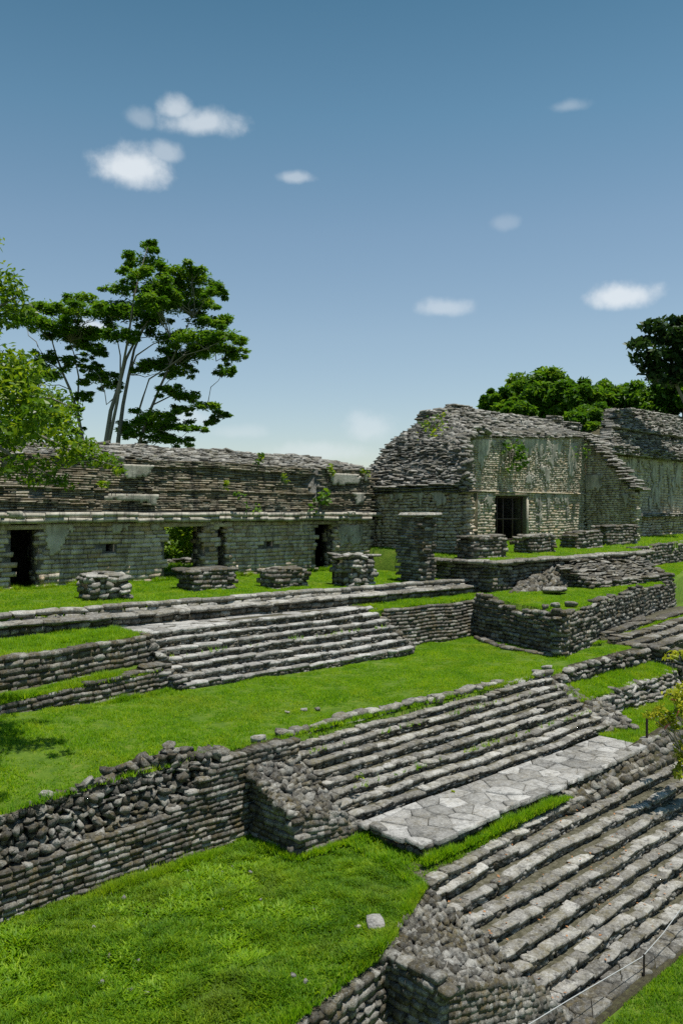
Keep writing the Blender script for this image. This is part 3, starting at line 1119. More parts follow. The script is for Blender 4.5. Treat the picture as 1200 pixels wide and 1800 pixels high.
# wall right of the middle stairs
W10 = thing('retaining_wall', 'dark dry-stone wall right of the middle staircase head', 'wall', (25, 13.8, -5.3), 'retaining walls')
t10 = [(21, -4.98), (22.5, -4.86), (24, -4.76), (26, -4.74), (28.6, -4.7)]
core(W10, (21.2, 13.75), (28.6, 13.75), -5.5, t10, .05)
emit(W10, face((21.2, 13.65), (28.6, 13.65), -5.4, t10, .14, (.18, .4), .3, .05, .06, 'rubble', .2, chv=.35), 'stone', 'stone', 250)
W11 = thing('retaining_wall', 'pale rubble bank below the short grass strip at right', 'wall', (25.5, 12.6, -6.1), 'retaining walls')
t11 = [(22, -5.45), (25, -5.42), (28.6, -5.3)]
core(W11, (22.6, 12.75), (28.6, 12.7), -6.3, t11, .25)
emit(W11, face((22.8, 12.45), (28.6, 12.5), -6.2, t11, .14, (.18, .42), .3, .25, .07, ['rubble', 'block'], .2, chv=.35), 'tread', 'stone', 250)
W12 = thing('retaining_wall', 'grey wall at the right edge behind the yellow-leaved shrub', 'wall', (28.6, 12, -6.1), 'retaining walls')
core(W12, (28.7, 14.6), (28.7, 9.2), -6.4, -4.75, .1, axis=1)
emit(W12, face((28.6, 14.6), (28.6, 9.2), -6.3, [(9, -4.6), (12, -4.62), (13.8, -4.72), (14.6, -4.75)], .16, (.25, .55), .3, .12, .06, ['rubble', 'block'], .12, axis=1, chv=.3), 'stone', 'stone', 120)

# short steps at right
S4 = thing('staircase', 'short weathered steps of long slabs at the right edge', 'staircase', (33, 15, -5), 'stone staircases')
staircase_steps(S4, 29.2, 40, lambda i, x: 15.75 - .5 * i + .1 * (x - 29), lambda i, x: -4.5 - .16 * i, 4, .5, .17, ln=(.5, 1.1), slab=.11, nmax=20, mat='stone')

# rubble bank under the right part of the landing and beyond
W13 = thing('rubble_bank', 'mossy rubble bank between paved landing and front steps at right', 'rubble', (20, 10, -6.6))
solid('core', [(16.8, 9.9, -7), (24.5, 9.9, -7), (24.5, 10.9, -7), (16.8, 10.6, -7), (16.8, 9.95, -6.55), (24.5, 10.0, -6.5), (24.5, 10.9, -5.95), (16.8, 10.35, -6.3)],
      [(0, 1, 5, 4), (1, 2, 6, 5), (2, 3, 7, 6), (3, 0, 4, 7), (4, 5, 6, 7)], 'mortar', W13)
s = patch((16.6, 9.85, -6.55), (24.5, 9.95, -6.5), (24.5, 10.9, -5.9), (16.8, 10.35, -6.25), (.16, .36), (.12, .24), .22, ['rubble', 'round'], .35, .06)
emit(W13, s, 'stone', 'stone', 200, 9)


# ------------------------------------------------------------------ plaster and lintels
def sheet(parent, o, u, v, w, h, thick, keep=.5, mat='plaster', name='plaster_patch', cell=.075, top=.25, drip=.5):
    """weathered plaster: a thin crust w x h on the plane o + u*a + v*b, eaten away by noise, thicker survival towards its top"""
    o, u, v = np.array(o, float), np.array(u, float), np.array(v, float)
    n = np.cross(u, v)
    n /= np.linalg.norm(n)
    nu, nv = max(3, int(w / cell)), max(3, int(h / cell))
    sd_ = random.uniform(0, 90)
    on = np.zeros((nu, nv), bool)
    for i in range(nu):
        for j in range(nv):
            a, b = (i + .5) / nu, (j + .5) / nv
            edge = min(a, 1 - a) * w / .35
            edge = min(1, edge, min(b + .02, 1 - b + .35) * h / .3)
            q = mnoise.noise((a * w * 1.3 + sd_, b * h * 1.3 * drip, sd_)) + .55 * mnoise.noise((a * w * 3.7, b * h * 3.7 * drip + sd_, 2.)) + .25 * mnoise.noise((a * w * 9, b * h * 9, sd_))
            on[i, j] = q * .75 + top * (b - .5) * 2 + (edge - 1) * .9 > .5 - keep
    seen = np.zeros_like(on)
    for i0 in range(nu):
        for j0 in range(nv):
            if not on[i0, j0] or seen[i0, j0]:
                continue
            comp, todo = set(), [(i0, j0)]
            seen[i0, j0] = True
            while todo:
                a, b = todo.pop()
                comp.add((a, b))
                for (p, q) in ((a + 1, b), (a - 1, b), (a, b + 1), (a, b - 1)):
                    if 0 <= p < nu and 0 <= q < nv and on[p, q] and not seen[p, q]:
                        seen[p, q] = True
                        todo.append((p, q))
            if len(comp) < 8:
                continue
            idx, V, F4 = {}, [], []

            def vert(i, j, f):
                if (i, j, f) not in idx:
                    a, b = i / nu * w, j / nv * h
                    off = (thick + .012 * mnoise.noise((a * 2.2 + sd_, b * 2.2, 5.)) if f else 0.)
                    ja, jb = .3 * cell * mnoise.noise((i * .9 + sd_, j * .9, 1.)), .3 * cell * mnoise.noise((i * .9, j * .9 + sd_, 7.))
                    idx[(i, j, f)] = len(V)
                    V.append(o + u * (a + ja) + v * (b + jb) + n * off)
                return idx[(i, j, f)]
            for (i, j) in comp:
                F4.append((vert(i, j, 1), vert(i + 1, j, 1), vert(i + 1, j + 1, 1), vert(i, j + 1, 1)))
                for (di, dj, p, q) in ((-1, 0, (i, j + 1), (i, j)), (1, 0, (i + 1, j), (i + 1, j + 1)), (0, -1, (i, j), (i + 1, j)), (0, 1, (i + 1, j + 1), (i, j + 1))):
                    if (i + di, j + dj) not in comp:
                        F4.append((vert(*p, 0), vert(*q, 0), vert(*q, 1), vert(*p, 1)))
            link(name, mk_mesh(name, V, np.array(F4), mat), parent)


# ------------------------------------------------------------------ long gallery ruin (left)
GY = 28.0
GA = thing('gallery_ruin', 'long low stone ruin with slab roof and dark doorways, upper left', 'building', (18, 30, -2.6))
xw = lambda px: pY(px, 900, GY)[0]
zw = lambda px, py: pY(px, py, GY)[2]
X_L, X_R = -2.0, xw(655)
ops = [(xw(20), xw(70), zw(40, 931)), (xw(290), xw(361), zw(325, 925)), (xw(384), xw(400), zw(390, 926)), (xw(555), xw(588), zw(560, 922))]
wins = [(xw(475), zw(475, 956), .3, .24), (xw(195), zw(195, 963), .34, .28)]
WT = -.38                                    # wall head
segs, x = [], X_L
for (a, b, zt_) in ops:
    segs.append((x, a))
    x = b
segs.append((x, X_R))


def in_win(x, y, z, l):
    for (wx, wz, w, h) in wins:
        if abs(x - wx) < w / 2 + l * .42 and abs(z - wz) < h / 2 + .06:
            return True
    return False


def wall_box_with_window(a, b):
    ws = sorted([w for w in wins if a < w[0] < b])
    x = a
    for (wx, wz, w, h) in ws:
        box('front_wall', x, wx - w / 2, GY + .05, GY + .85, -3, WT, 'wallmortar', GA)
        box('front_wall', wx - w / 2, wx + w / 2, GY + .05, GY + .85, -3, wz - h / 2, 'wallmortar', GA)
        box('front_wall', wx - w / 2, wx + w / 2, GY + .05, GY + .85, wz + h / 2, WT, 'wallmortar', GA)
        x = wx + w / 2
    box('front_wall', x, b, GY + .05, GY + .85, -3, WT, 'wallmortar', GA)


S = []
for (a, b) in segs:
    wall_box_with_window(a, b)
    S += face((a, GY), (b, GY), -2.85, WT, .165, (.26, .62), .24, .0, .015, ['ashlar', 'ashlar', 'block'], .012, wav=.008, skip=in_win)
for (a, b, zt_) in ops:                      # door jambs on the side the camera sees, and lintels
    S += face((b, GY + .85), (b, GY + .05), -2.8, zt_, .19, (.25, .45), .2, 0, .012, 'ashlar', .015, axis=1)
    box('lintel', a - .2, b + .2, GY - .03, GY + .84, zt_, zt_ + .16, 'wallst', GA, .01)
    if WT - zt_ - .16 > .03:
        box('front_wall', a, b, GY + .1, GY + .84, zt_ + .17, WT, 'mortar', GA)
vis = [q for q in S]
emit(GA, vis, 'wallst', 'stone', 300, 10, 'small_stones')
# rear wall, cross walls, vault mass
hx0, hx1 = 19.4, 22.6
for (a, b) in ((X_L, hx0), (hx1, X_R)):
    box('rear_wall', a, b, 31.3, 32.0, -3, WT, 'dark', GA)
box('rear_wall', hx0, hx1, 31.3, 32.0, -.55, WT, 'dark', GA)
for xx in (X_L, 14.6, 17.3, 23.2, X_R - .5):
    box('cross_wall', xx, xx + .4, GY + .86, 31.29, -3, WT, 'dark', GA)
prof = [(GY + .05, WT + .002), (GY - .22, WT + .03), (GY - .26, -.02), (GY - .07, .02), (GY + .2, 1.9), (GY + .24, 1.95), (GY + 2.0, 2.55), (32.1, 2.5), (32.1, WT + .002)]
nP = len(prof)
rx = np.linspace(X_L, X_R - .3, 60)
V = []
for i, xx in enumerate(rx):
    ero = .18 * max(0, hn(xx, 0, .35, 4)) + (.22 if 17 < xx < 26 else 0)
    for k, (yy, zz) in enumerate(prof):
        V.append((xx, yy + (ero if 3 <= k <= 5 else 0), zz - (.03 if k >= 5 and k < 8 else 0) + (.08 * hn(xx, k, .4) if 5 <= k < 8 else 0)))
F4 = [(i * nP + k, (i + 1) * nP + k, (i + 1) * nP + (k + 1) % nP, i * nP + (k + 1) % nP) for i in range(59) for k in range(nP)]
link('vault', mk_mesh('vault', V, [np.array(F4), np.array([list(range(nP))]), np.array([[59 * nP + k for k in range(nP)][::-1]])], 'roofmortar'), GA)


def erode(x):
    return .16 * max(0, hn(x, 0, .35, 4)) + (.2 if 17 < x < 26 else 0)


# cornice band: long plastered slabs
s = face((X_L, GY - .3), (X_R - .1, GY - .3), WT + .0, .02, .20, (.3, 1.0), .4, 0, .035, 'ashlar', .02, wav=.015)
emit(GA, s, 'plaster', 'cornice_stone', 90, 10, 'small_cornice_stones')
s = []
z0 = .03
while z0 < 1.95:                              # leaning frieze of thin slabs, eroded in hollows
    th = random.uniform(.045, .11)
    q = z0 / 1.95
    xx = X_L
    while xx < X_R - .2:
        l = random.uniform(.18, .7)
        e = erode(xx) + .12 * hn(xx, z0 * 2.2, .6, 7.) + .05 * hn(xx, z0 * 5, 2.0, 3.)
        bulge = .07 if (.28 < z0 < .42 or .72 < z0 < .84) else 0
        yy = GY - .12 + .24 * q + e * (1 if .25 < z0 < 1.7 else .5) - bulge + random.uniform(-.022, .022)
        X_, Y_, Z_ = jrot((1., 0, 0), (0, 1., 0), (0, 0, 1.), .015)
        s.append((random.choice(['ashlar', 'slab']), mat4(X_, Y_, Z_, (l * 1.01, .5, th * random.uniform(.75, 1.1)), (xx + l / 2, yy + .25, z0 + th / 2 + .035 * math.sin(xx * .7) + random.uniform(-.01, .01)))))
        xx += l
    z0 += th
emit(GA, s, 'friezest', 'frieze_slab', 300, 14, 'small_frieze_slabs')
s = []
q = 0.
while q < 1:                                  # slab roof, stepping back
    th = random.uniform(.06, .15)
    y0, z0 = GY + .08 + 1.8 * q, 1.95 + .62 * q ** .8
    xx = X_L
    while xx < X_R - .3:
        l = random.uniform(.14, .6)
        zz = z0 + .12 * hn(xx, q * 3, .45, 3) + random.uniform(-.025, .03)
        end = max(0, (xx - (X_R - 2.2)) / 2.2)
        zz -= .35 * end * end * q
        X_, Y_, Z_ = jrot((1., 0, 0), (0, 1., 0), (0, 0, 1.), .08)
        dd = random.uniform(.3, .6)
        s.append((random.choice(['slab', 'block', 'rubble', 'rubble']), mat4(X_, Y_, Z_, (l * 1.0, dd, th * random.uniform(.7, 1.3)), (xx + l / 2, y0 + dd / 2 + random.uniform(-.06, .06) + (erode(xx) + .2 * hn(xx, q * 3, .9)) * (1 - q), zz))))
        xx += l
    q += th * .95
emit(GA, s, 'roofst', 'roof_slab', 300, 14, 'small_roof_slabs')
# surviving plaster
U, Wv = (1, 0, 0), (0, 0, 1)


def plas(px0, py0, px1, py1, Y, par, th=.05, keep=.5, **kw):
    a, b = pY(px0, py1, Y), pY(px1, py0, Y)
    sheet(par, a, U, Wv, b[0] - a[0], pY((px0 + px1) / 2, py0, Y)[2] - pY((px0 + px1) / 2, py1, Y)[2], th, keep, **kw)


def plasF(px0, py0, px1, py1, keep=.75):
    z = pY((px0 + px1) / 2, (py0 + py1) / 2, GY)[2]
    plas(px0, py0, px1, py1, GY - .13 + .2 * max(0, z) / 1.95, GA, .08, keep)


plas(76, 922, 150, 985, GY + .0, GA, .03, .55)
plas(150, 922, 250, 950, GY + .0, GA, .03, .3)
plas(258, 922, 289, 1000, GY, GA, .03, .5)
plas(402, 926, 550, 960, GY, GA, .03, .22)
plas(590, 924, 645, 970, GY, GA, .03, .5)
plasF(212, 816, 276, 848, .9)
plasF(170, 868, 280, 892, .6)
plasF(575, 832, 652, 858, .7)
plasF(600, 866, 650, 896, .6)
plas(-20, 900, 290, 915, GY - .345, GA, .03, .55, top=.1, drip=1.)
plas(290, 900, 650, 912, GY - .345, GA, .03, .4, top=.1, drip=1.)

# ------------------------------------------------------------------ temple ruin (centre right)
TE = thing('temple_ruin', 'half-collapsed stone temple with gated doorway and pale plaster wall', 'building', (42, 28, -1.8))
TY = 28.5
FX = 30.0
# left flank wall
core(TE, (FX + .1, 30), (FX + .1, 22.7), -2.95, .95, 0, back=.7, axis=1, name='flank_wall')
s = face((FX, 30), (FX, 22.7), -2.9, .9, .14, (.22, .5), .26, 0, .03, ['block', 'rubble'], .05, axis=1)
s += face((FX, 22.75), (FX + .85, 22.9), -2.0, .95, .16, (.22, .45), .26, 0, .05, ['block', 'rubble'], .08)
emit(TE, s, 'wallst', 'stone', 300, 10, 'small_stones')
# eave over the flank wall
s = []
for k in range(4):
    s += face((FX - .12 - .06 * k, 30.5), (FX - .12 - .06 * k, 22.6), .86 + k * .1, .97 + k * .1, .095, (.3, .9), .6, 0, .06, 'slab', .03, axis=1, chv=.05)
emit(TE, s, 'roofst', 'eave_slab', 80, 10, 'small_eave_slabs')
# hipped roof flank, collapsed in front
e0, e1 = (FX + .3, 29.8, 1.15), (FX - .15, 22.6, 1.15)
r0, r1 = (37.4, 31.0, 5.45), (37.9, 28.6, 4.6)
mid0, mid1 = (32.9, 30.0, 3.6), (31.3, 24.0, 3.2)
top0, top1 = (38.0, 31.6, 6.35), (41.0, 29.3, 5.6)
V = [e0, e1, mid1, mid0, r1, r0, top1, top0]
Vd = [(a[0] + .1, a[1] + .05, a[2] - .02) for a in V]
low = [(a[0] + .8, a[1] + .3, .9) for a in V]
VV = Vd + low
solid('roof', VV, [(0, 1, 2, 3), (3, 2, 4, 5), (1, 9, 10, 2), (2, 10, 12, 4), (0, 8, 9, 1), (0, 3, 11, 8), (3, 5, 13, 11), (8, 11, 10, 9), (11, 13, 12, 10), (5, 4, 12, 13)], 'roofmortar', TE)


def hips(a0, a1, b0, b1, su, sv):
    return patch(a0, a1, b1, b0, su, sv, .5, ['block', 'rubble', 'rubble', 'slab'], .10, .13, flat=True)


s = hips(e0, e1, mid0, mid1, (.14, .6), (.08, .18)) + hips(mid0, mid1, r0, r1, (.16, .6), (.09, .2))
s += [q for q in patch(e0, e1, mid1, mid0, (.16, .42), (.12, .26), .3, 'rubble', .4, .08, lift=.06) if random.random() < .22]
s += [q for q in patch(mid0, mid1, r1, r0, (.2, .5), (.14, .3), .3, 'rubble', .4, .08, lift=.08) if random.random() < .2]
emit(TE, s, 'roofst', 'roof_slab', 300, 10, 'small_roof_slabs')
s = []
for (pa, pb) in ((e1, mid1), (mid1, r1), (r1, (39.0, 28.45, 4.5))):   # ragged broken edge of the fallen front
    pa, pb = np.array(pa), np.array(pb)
    for q in range(34):
        p = pa + (pb - pa) * random.random() + rng.normal(0, .16, 3) * (1, 1, .8)
        z_ = random.uniform(.18, .5)
        s.append((random.choice(['rubble', 'slab', 'block']), mat4(*jrot((1., 0, 0), (0, 1., 0), (0, 0, 1.), .2), (z_ * 1.2, z_, z_ * .45), p)))
emit(TE, s, 'roofst', 'edge_stone', 100, 8, 'small_edge_stones')
# spine wall with door
dx0, dx1 = pY(871, 900, TY)[0], pY(926, 900, TY)[0]
dzt = pY(900, 872, TY)[2]
HX1 = 50.2
for (a, b, z0, z1) in ((FX + .9, 36.6, -2, .8), (36.6, dx0, -2, 4.2), (dx1, HX1, -2, 4.9), (dx0, dx1, dzt, 4.8)):
    box('spine_wall', a, b, TY + .05, TY + 1.0, z0, z1, 'wallmortar', TE)
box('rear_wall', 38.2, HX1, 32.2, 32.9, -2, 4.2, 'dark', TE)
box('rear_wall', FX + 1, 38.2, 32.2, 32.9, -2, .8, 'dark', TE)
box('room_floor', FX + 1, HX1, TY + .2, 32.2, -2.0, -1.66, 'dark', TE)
door_skip = lambda x, y, z, l: (dx0 - l * .4 < x < dx1 + l * .4) and z < dzt + .05
zl = pY(900, 866, TY)[2]
tw = [(30, 4.0), (37.5, 4.1), (39, 4.25), (44, 4.5), (49, 4.8), (50.4, 4.9)]
s = face((36.5, TY), (HX1, TY), -1.9, zl - .03, .17, (.22, .5), .2, 0, .012, ['ashlar', 'block'], .02, skip=door_skip)
s += face((36.5, TY + .02), (HX1, TY + .02), zl + .06, tw, .125, (.16, .38), .2, -.02, .012, ['ashlar', 'block', 'rubble'], .04)
emit(TE, s, 'pale', 'wall_stone', 300, 9, 'small_wall_stones')
s = face((36.5, TY - .09), (HX1, TY - .09), zl - .02, zl + .09, .1, (.5, 1.1), .3, 0, .01, 'slab', .01, wav=0, chv=.05)
emit(TE, s, 'pale', 'moulding_stone', 40, 10, 'small_moulding_stones')
box('lintel', dx0 - .25, dx1 + .25, TY - .03, TY + .9, dzt, dzt + .16, 'pale', TE, .01)
box('door_jamb', dx1 + .002, dx1 + .13, TY - .02, TY + .99, -1.9, dzt, 'pale', TE)
# right flank, inner face, broken along the vault slope
bx = HX1
tf = [(24.9, 1.35), (25.3, 1.45), (26.2, 2.6), (27.2, 3.7), (28.0, 4.5), (28.6, 5.0)]
core(TE, (bx + .1, 28.7), (bx + .1, 25.1), -1.9, tf, 0, axis=1, name='flank_wall', back=.8)
s = [q for q in []]
A_, B_ = (bx, 25.1), (bx, 28.6)
s += face((bx + .02, 28.6), (bx + .02, 25.1), -1.9, tf, .14, (.2, .5), .26, 0, .03, ['block', 'slab'], .04, axis=1)
s += face((bx, 25.08), (bx + .9, 25.1), -1.9, 1.3, .16, (.25, .5), .26, 0, .03, 'block', .04)
emit(TE, s, 'pale', 'stone', 200, 9, 'small_stones')
s = []
for q in np.linspace(0, 1, 26):               # stepped slab edge of the broken vault
    y = 25.0 + 3.8 * q
    z = fn(tf, 1)(0, y) + .06
    for w in range(2):
        X_, Y_, Z_ = jrot((1., 0, 0), (0, 1., 0), (0, 0, 1.), .05)
        s.append(('slab', mat4(X_, Y_, Z_, (random.uniform(.6, 1.0), .5, .12), (bx + .1 + w * .8 + random.uniform(-.1, .2), y + random.uniform(-.1, .1), z + random.uniform(-.04, .08)))))
emit(TE, s, 'roofst', 'vault_slab', 60, 9, 'small_vault_slabs')
# roof mass over the spine
rp = [(TY - .15, 4.2), (TY + .1, 4.7), (30.2, 6.0), (33, 5.9), (33, 4.0)]
nP = 5
rx = np.linspace(36.8, 50.8, 30)
topz = lambda x: -.35 * max(0, (x - 48.5)) ** 1.2 * .6 + .3 * hn(x, 1, .45) + .12 * hn(x, 5, 1.6) - .32 * max(0, 39 - x)
V = []
for xx in rx:
    b = fn(tw)(xx, 0)
    V += [(xx, TY + .1, b - .1), (xx, TY + .12, b + .32), (xx, 30.5, 5.96 + topz(xx)), (xx, 31.0 + min(2, (xx - 36.8) * .5), 5.6 + topz(xx)), (xx, 31.0 + min(2, (xx - 36.8) * .5), 3.8)]
F4 = [(i * nP + k, (i + 1) * nP + k, (i + 1) * nP + (k + 1) % nP, i * nP + (k + 1) % nP) for i in range(29) for k in range(nP)]
link('roof_mass', mk_mesh('roof_mass', V, [np.array(F4), np.array([[4, 3, 2, 1, 0]]), np.array([[29 * nP + k for k in range(nP)]])], 'roofmortar'), TE)
s = []
for k in range(16):
    q = k / 15
    xx = 36.8 - .5 * q
    while xx < 51.2 - 1.4 * q:
        l = random.uniform(.16, .6)
        xc = xx + l / 2
        b = fn(tw)(xc, 0)
        y0 = TY - .12 + 2.1 * q ** 1.1
        z0 = b + (6.02 + topz(xc) - b) * q ** .92 + random.uniform(-.04, .05)
        X_, Y_, Z_ = jrot((1., 0, 0), (0, 1., 0), (0, 0, 1.), .06)
        s.append((random.choice(['slab', 'block', 'rubble']), mat4(X_, Y_, Z_, (l * 1.03, .6, .15 * random.uniform(.5, 1.4)), (xc, y0 + .3 + random.uniform(-.14, .1), z0))))
        xx += l
emit(TE, s, 'roofst', 'ridge_slab', 300, 9, 'small_ridge_slabs')
# merlon-like stubs on the ridge
for (px0, px1, py0, py1) in ((744, 769, 722, 742), (792, 824, 715, 738), (966, 983, 732, 744), (990, 1014, 744, 756)):
    a, b = pY(px0, py1, 30.6), pY(px1, py0, 30.6)
    s = []
    z = a[2] - .2
    while z < b[2]:
        h_ = random.uniform(.1, .2)
        x = a[0]
        while x < b[0]:
            l = random.uniform(.3, .6)
            s.append((random.choice(['block', 'rubble']), mat4((1, 0, 0), (0, 1, 0), (0, 0, 1), (min(l, b[0] - x + .1) * 1.02, .7, h_), (min(x + l / 2, b[0]), 30.7 + random.uniform(-.08, .08), z))))
            x += l
        z += h_ * .95
    emit(TE, s, 'roofst', 'crest_stone', 40, 8, 'small_crest_stones')
# plaster on the spine wall and flank
plas(824, 772, 900, 864, TY + .0, TE, .05, .2, top=.5, drip=.5)
plas(902, 772, 1016, 866, TY + .0, TE, .05, .36, top=.4, drip=.45)
plas(828, 870, 868, 945, TY + .0, TE, .05, .3)
plas(930, 869, 1018, 940, TY + .0, TE, .05, .2, top=.4)


def plasX(px0, py0, px1, py1, X, par, th=.05, keep=.5, **kw):
    a, b = pX(px0, py1, X), pX(px1, py1, X)
    sheet(par, a, (0, -1, 0), (0, 0, 1), a[1] - b[1], pX(px0, py0, X)[2] - a[2], th, keep, **kw)


plasX(660, 866, 815, 905, FX - .02, TE, .05, .42, top=.3, drip=.5)
plasX(1092, 868, 1106, 930, bx - .01, TE, .06, .8)
plasX(1022, 835, 1060, 870, bx - .01, TE, .04, .5)
# iron gate in the doorway
gt = box('gate', dx0 + .02, dx0 + .09, TY + .3, TY + .36, -1.66, dzt, 'iron', TE)
WORLD[gt.name] = Matrix.Identity(4)
wd = dx1 - dx0
for q in (.36, .66):
    box('bar', dx0 + wd * q - .045, dx0 + wd * q + .045, TY + .3, TY + .36, -1.66, dzt, 'iron', gt)
box('bar', dx1 - .1, dx1 - .02, TY + .3, TY + .36, -1.66, dzt, 'iron', gt)
for z in (pY(900, 912, TY)[2], dzt - .08, -1.6):
    box('rail', dx0 + .092, dx1 - .102, TY + .29, TY + .37, z - .035, z + .035, 'iron', gt)
box('bar', dx0 + .5, dx0 + .56, TY + .3, TY + .36, -1.66, dzt, 'iron', gt)

# platform of the temple
PL = thing('temple_platform', 'stone platform with coping under the temple, its front steps collapsed', 'platform', (35, 20.3, -3.2))
core(PL, (28.35, 23.4), (28.35, 20.3), -3.4, -2.0, .05, axis=1)
core(PL, (28.3, 20.35), (42.2, 20.35), -3.4, -2.0, .05)
s = face((28.25, 23.4), (28.25, 20.25), -3.3, -2.12, .15, (.22, .5), .28, .05, .04, ['block', 'rubble'], .07, axis=1)
s += face((28.25, 20.25), (42.2, 20.25), -3.4, -2.12, .16, (.22, .5), .28, .05, .04, ['block', 'rubble'], .07)
s += face((42.2, 20.25), (42.2, 22), -3.4, -2.0, .16, (.22, .5), .28, .05, .04, ['block', 'rubble'], .07, axis=1)
s += patch((28.5, 19.6, -3.3), (33.0, 19.4, -3.25), (33.5, 20.15, -2.35), (30.2, 20.15, -2.9), (.2, .4), (.14, .24), .25, 'rubble', .3, .06)
emit(PL, s, 'stone', 'stone', 300, 9, 'small_stones')
s = face((28.1, 23.4), (28.1, 20.12), -2.14, -1.94, .19, (.4, .9), .5, 0, .03, 'slab', .02, axis=1, chv=.05, wav=.01)
s += face((28.1, 20.1), (42.4, 20.1), -2.16, -1.94, .2, (.4, 1.0), .5, 0, .04, 'slab', .02, chv=.05, wav=.015)
emit(PL, s, 'tread', 'coping_stone', 60, 9, 'small_coping_stones')
s = []
z = -3.35
while z < -2.15:
    h_ = random.uniform(.13, .2)
    s.append((random.choice(['block', 'ashlar']), mat4(*jrot((1., 0, 0), (0, 1., 0), (0, 0, 1.), .06), (random.uniform(.4, .6), random.uniform(.4, .6), h_), (28.48, 20.48, z + h_ / 2))))
    z += h_ * .97
emit(PL, s, 'stone', 'corner_stone', 20, 5)
RB = thing('ruined_steps', 'collapsed heap of step slabs in front of the temple platform', 'rubble', (37.5, 19.6, -3.2))
solid('core', [(33, 20.2, -3.6), (33, 18.7, -3.6), (41.2, 18.9, -3.6), (41.2, 20.2, -3.6), (33, 20.2, -2.3), (33.3, 18.8, -3.05), (41, 18.9, -3.2), (41.0, 20.2, -2.35)],
      [(0, 1, 5, 4), (1, 2, 6, 5), (2, 3, 7, 6), (3, 0, 4, 7), (4, 5, 6, 7)], 'mortar', RB)
s = patch((33, 18.6, -3.05), (41.2, 18.8, -3.2), (41.0, 20.2, -2.25), (32.9, 20.2, -2.2), (.25, .65), (.12, .24), .4, ['rubble', 'slab'], .13, .1, flat=True)
s += face((33.6, 18.5), (41.5, 18.7), -3.4, -3.0, .13, (.4, .9), .5, 0, .06, 'slab', .06)
s += face((34.4, 19.0), (39.8, 19.15), -3.0, -2.72, .13, (.4, .9), .5, 0, .06, 'slab', .06)
s += face((35.6, 19.5), (38.8, 19.6), -2.75, -2.45, .13, (.4, .9), .5, 0, .06, 'slab', .06)
s += face((32.95, 20.2), (33.05, 18.6), -3.4, [(18.6, -2.9), (20.2, -2.2)], .15, (.2, .4), .25, 0, .05, 'rubble', .1, axis=1)
emit(RB, s, 'stone', 'slab_stone', 220, 9, 'small_stones')
W14 = thing('low_wall', 'broken wall continuing right from the temple platform', 'wall', (50, 22.8, -3), 'low walls')
core(W14, (42.4, 21.3), (60, 25.2), -3.4, -2.0, 0)
emit(W14, face((42.4, 21.2), (60, 25.1), -3.3, lambda x, y: -1.85 + .15 * hn(x, 3, .7), .17, (.3, .7), .3, .03, .06, ['block', 'rubble'], .08), 'stone', 'stone', 150)

# ------------------------------------------------------------------ far palace ruin (right edge)
PA = thing('palace_ruin', 'dark-stained stone ruin with stepped slab roof at the right edge', 'building', (64, 30, -1.6))
PY = 28.8
core(PA, (52, PY), (76, PY), -2.2, 4.0, 0, back=.9, name='front_wall')
s = face((53, PY), (76, PY), -.15, 4.0, .2, (.3, .8), .3, 0, .012, 'ashlar', .015)
emit(PA, s, 'pale', 'wall_stone', 160, 10, 'small_stones')
sheet(PA, (55, PY - .01, -.1), U, Wv, 14, 4.0, .05, .4, cell=.12, top=.2, drip=.4)
s = face((52, PY - .5), (76, PY - .5), -1.9, -.35, .2, (.3, .7), .5, 0, .03, ['block', 'rubble'], .05)
emit(PA, s, 'wallst', 'plinth_stone', 120, 10, 'small_plinth_stones')
s = face((52, PY - .75), (76, PY - .75), -.36, -.1, .13, (.5, 1.2), .9, 0, .05, 'slab', .02)
emit(PA, s, 'roofst', 'plinth_slab', 60, 10, 'small_plinth_slabs')
s = []
for k in range(30):
    q = k / 29
    z0 = 4.0 + 3.75 * q
    y0 = PY - .55 + (.0 if k < 5 else .5 + 1.9 * (q - .17)) - (.35 if k in (15, 16) else 0)
    xx = 53 + 5.2 * max(0, q - .12) ** .8
    while xx < 76:
        l = random.uniform(.2, .8)
        X_, Y_, Z_ = jrot((1., 0, 0), (0, 1., 0), (0, 0, 1.), .06)
        s.append((random.choice(['slab', 'block', 'rubble']), mat4(X_, Y_, Z_, (l * 1.02, .9, .14 * random.uniform(.65, 1.35)), (xx + l / 2, y0 + .45 + random.uniform(-.1, .08), z0 + .1 * hn(xx, q, .3) - .25 * (q > .9) * max(0, 61 - xx) * .3))))
        xx += l
emit(PA, s, 'roofst', 'roof_slab', 300, 12, 'small_roof_slabs')
solid('roof_mass', [(53.5, PY - .3, 3.9), (76, PY - .3, 3.9), (76, 34, 3.9), (53.5, 34, 3.9), (53.8, PY + .3, 4.6), (76, PY + .3, 4.6), (76, PY + 2, 7.5), (58.6, PY + 2, 7.4), (58.6, 34, 7.2), (76, 34, 7.2)],
      [(0, 1, 5, 4), (4, 5, 6, 7), (7, 6, 9, 8), (0, 4, 7, 8, 3), (1, 2, 9, 6, 5), (3, 8, 9, 2), (0, 3, 2, 1)], 'mortar', PA)


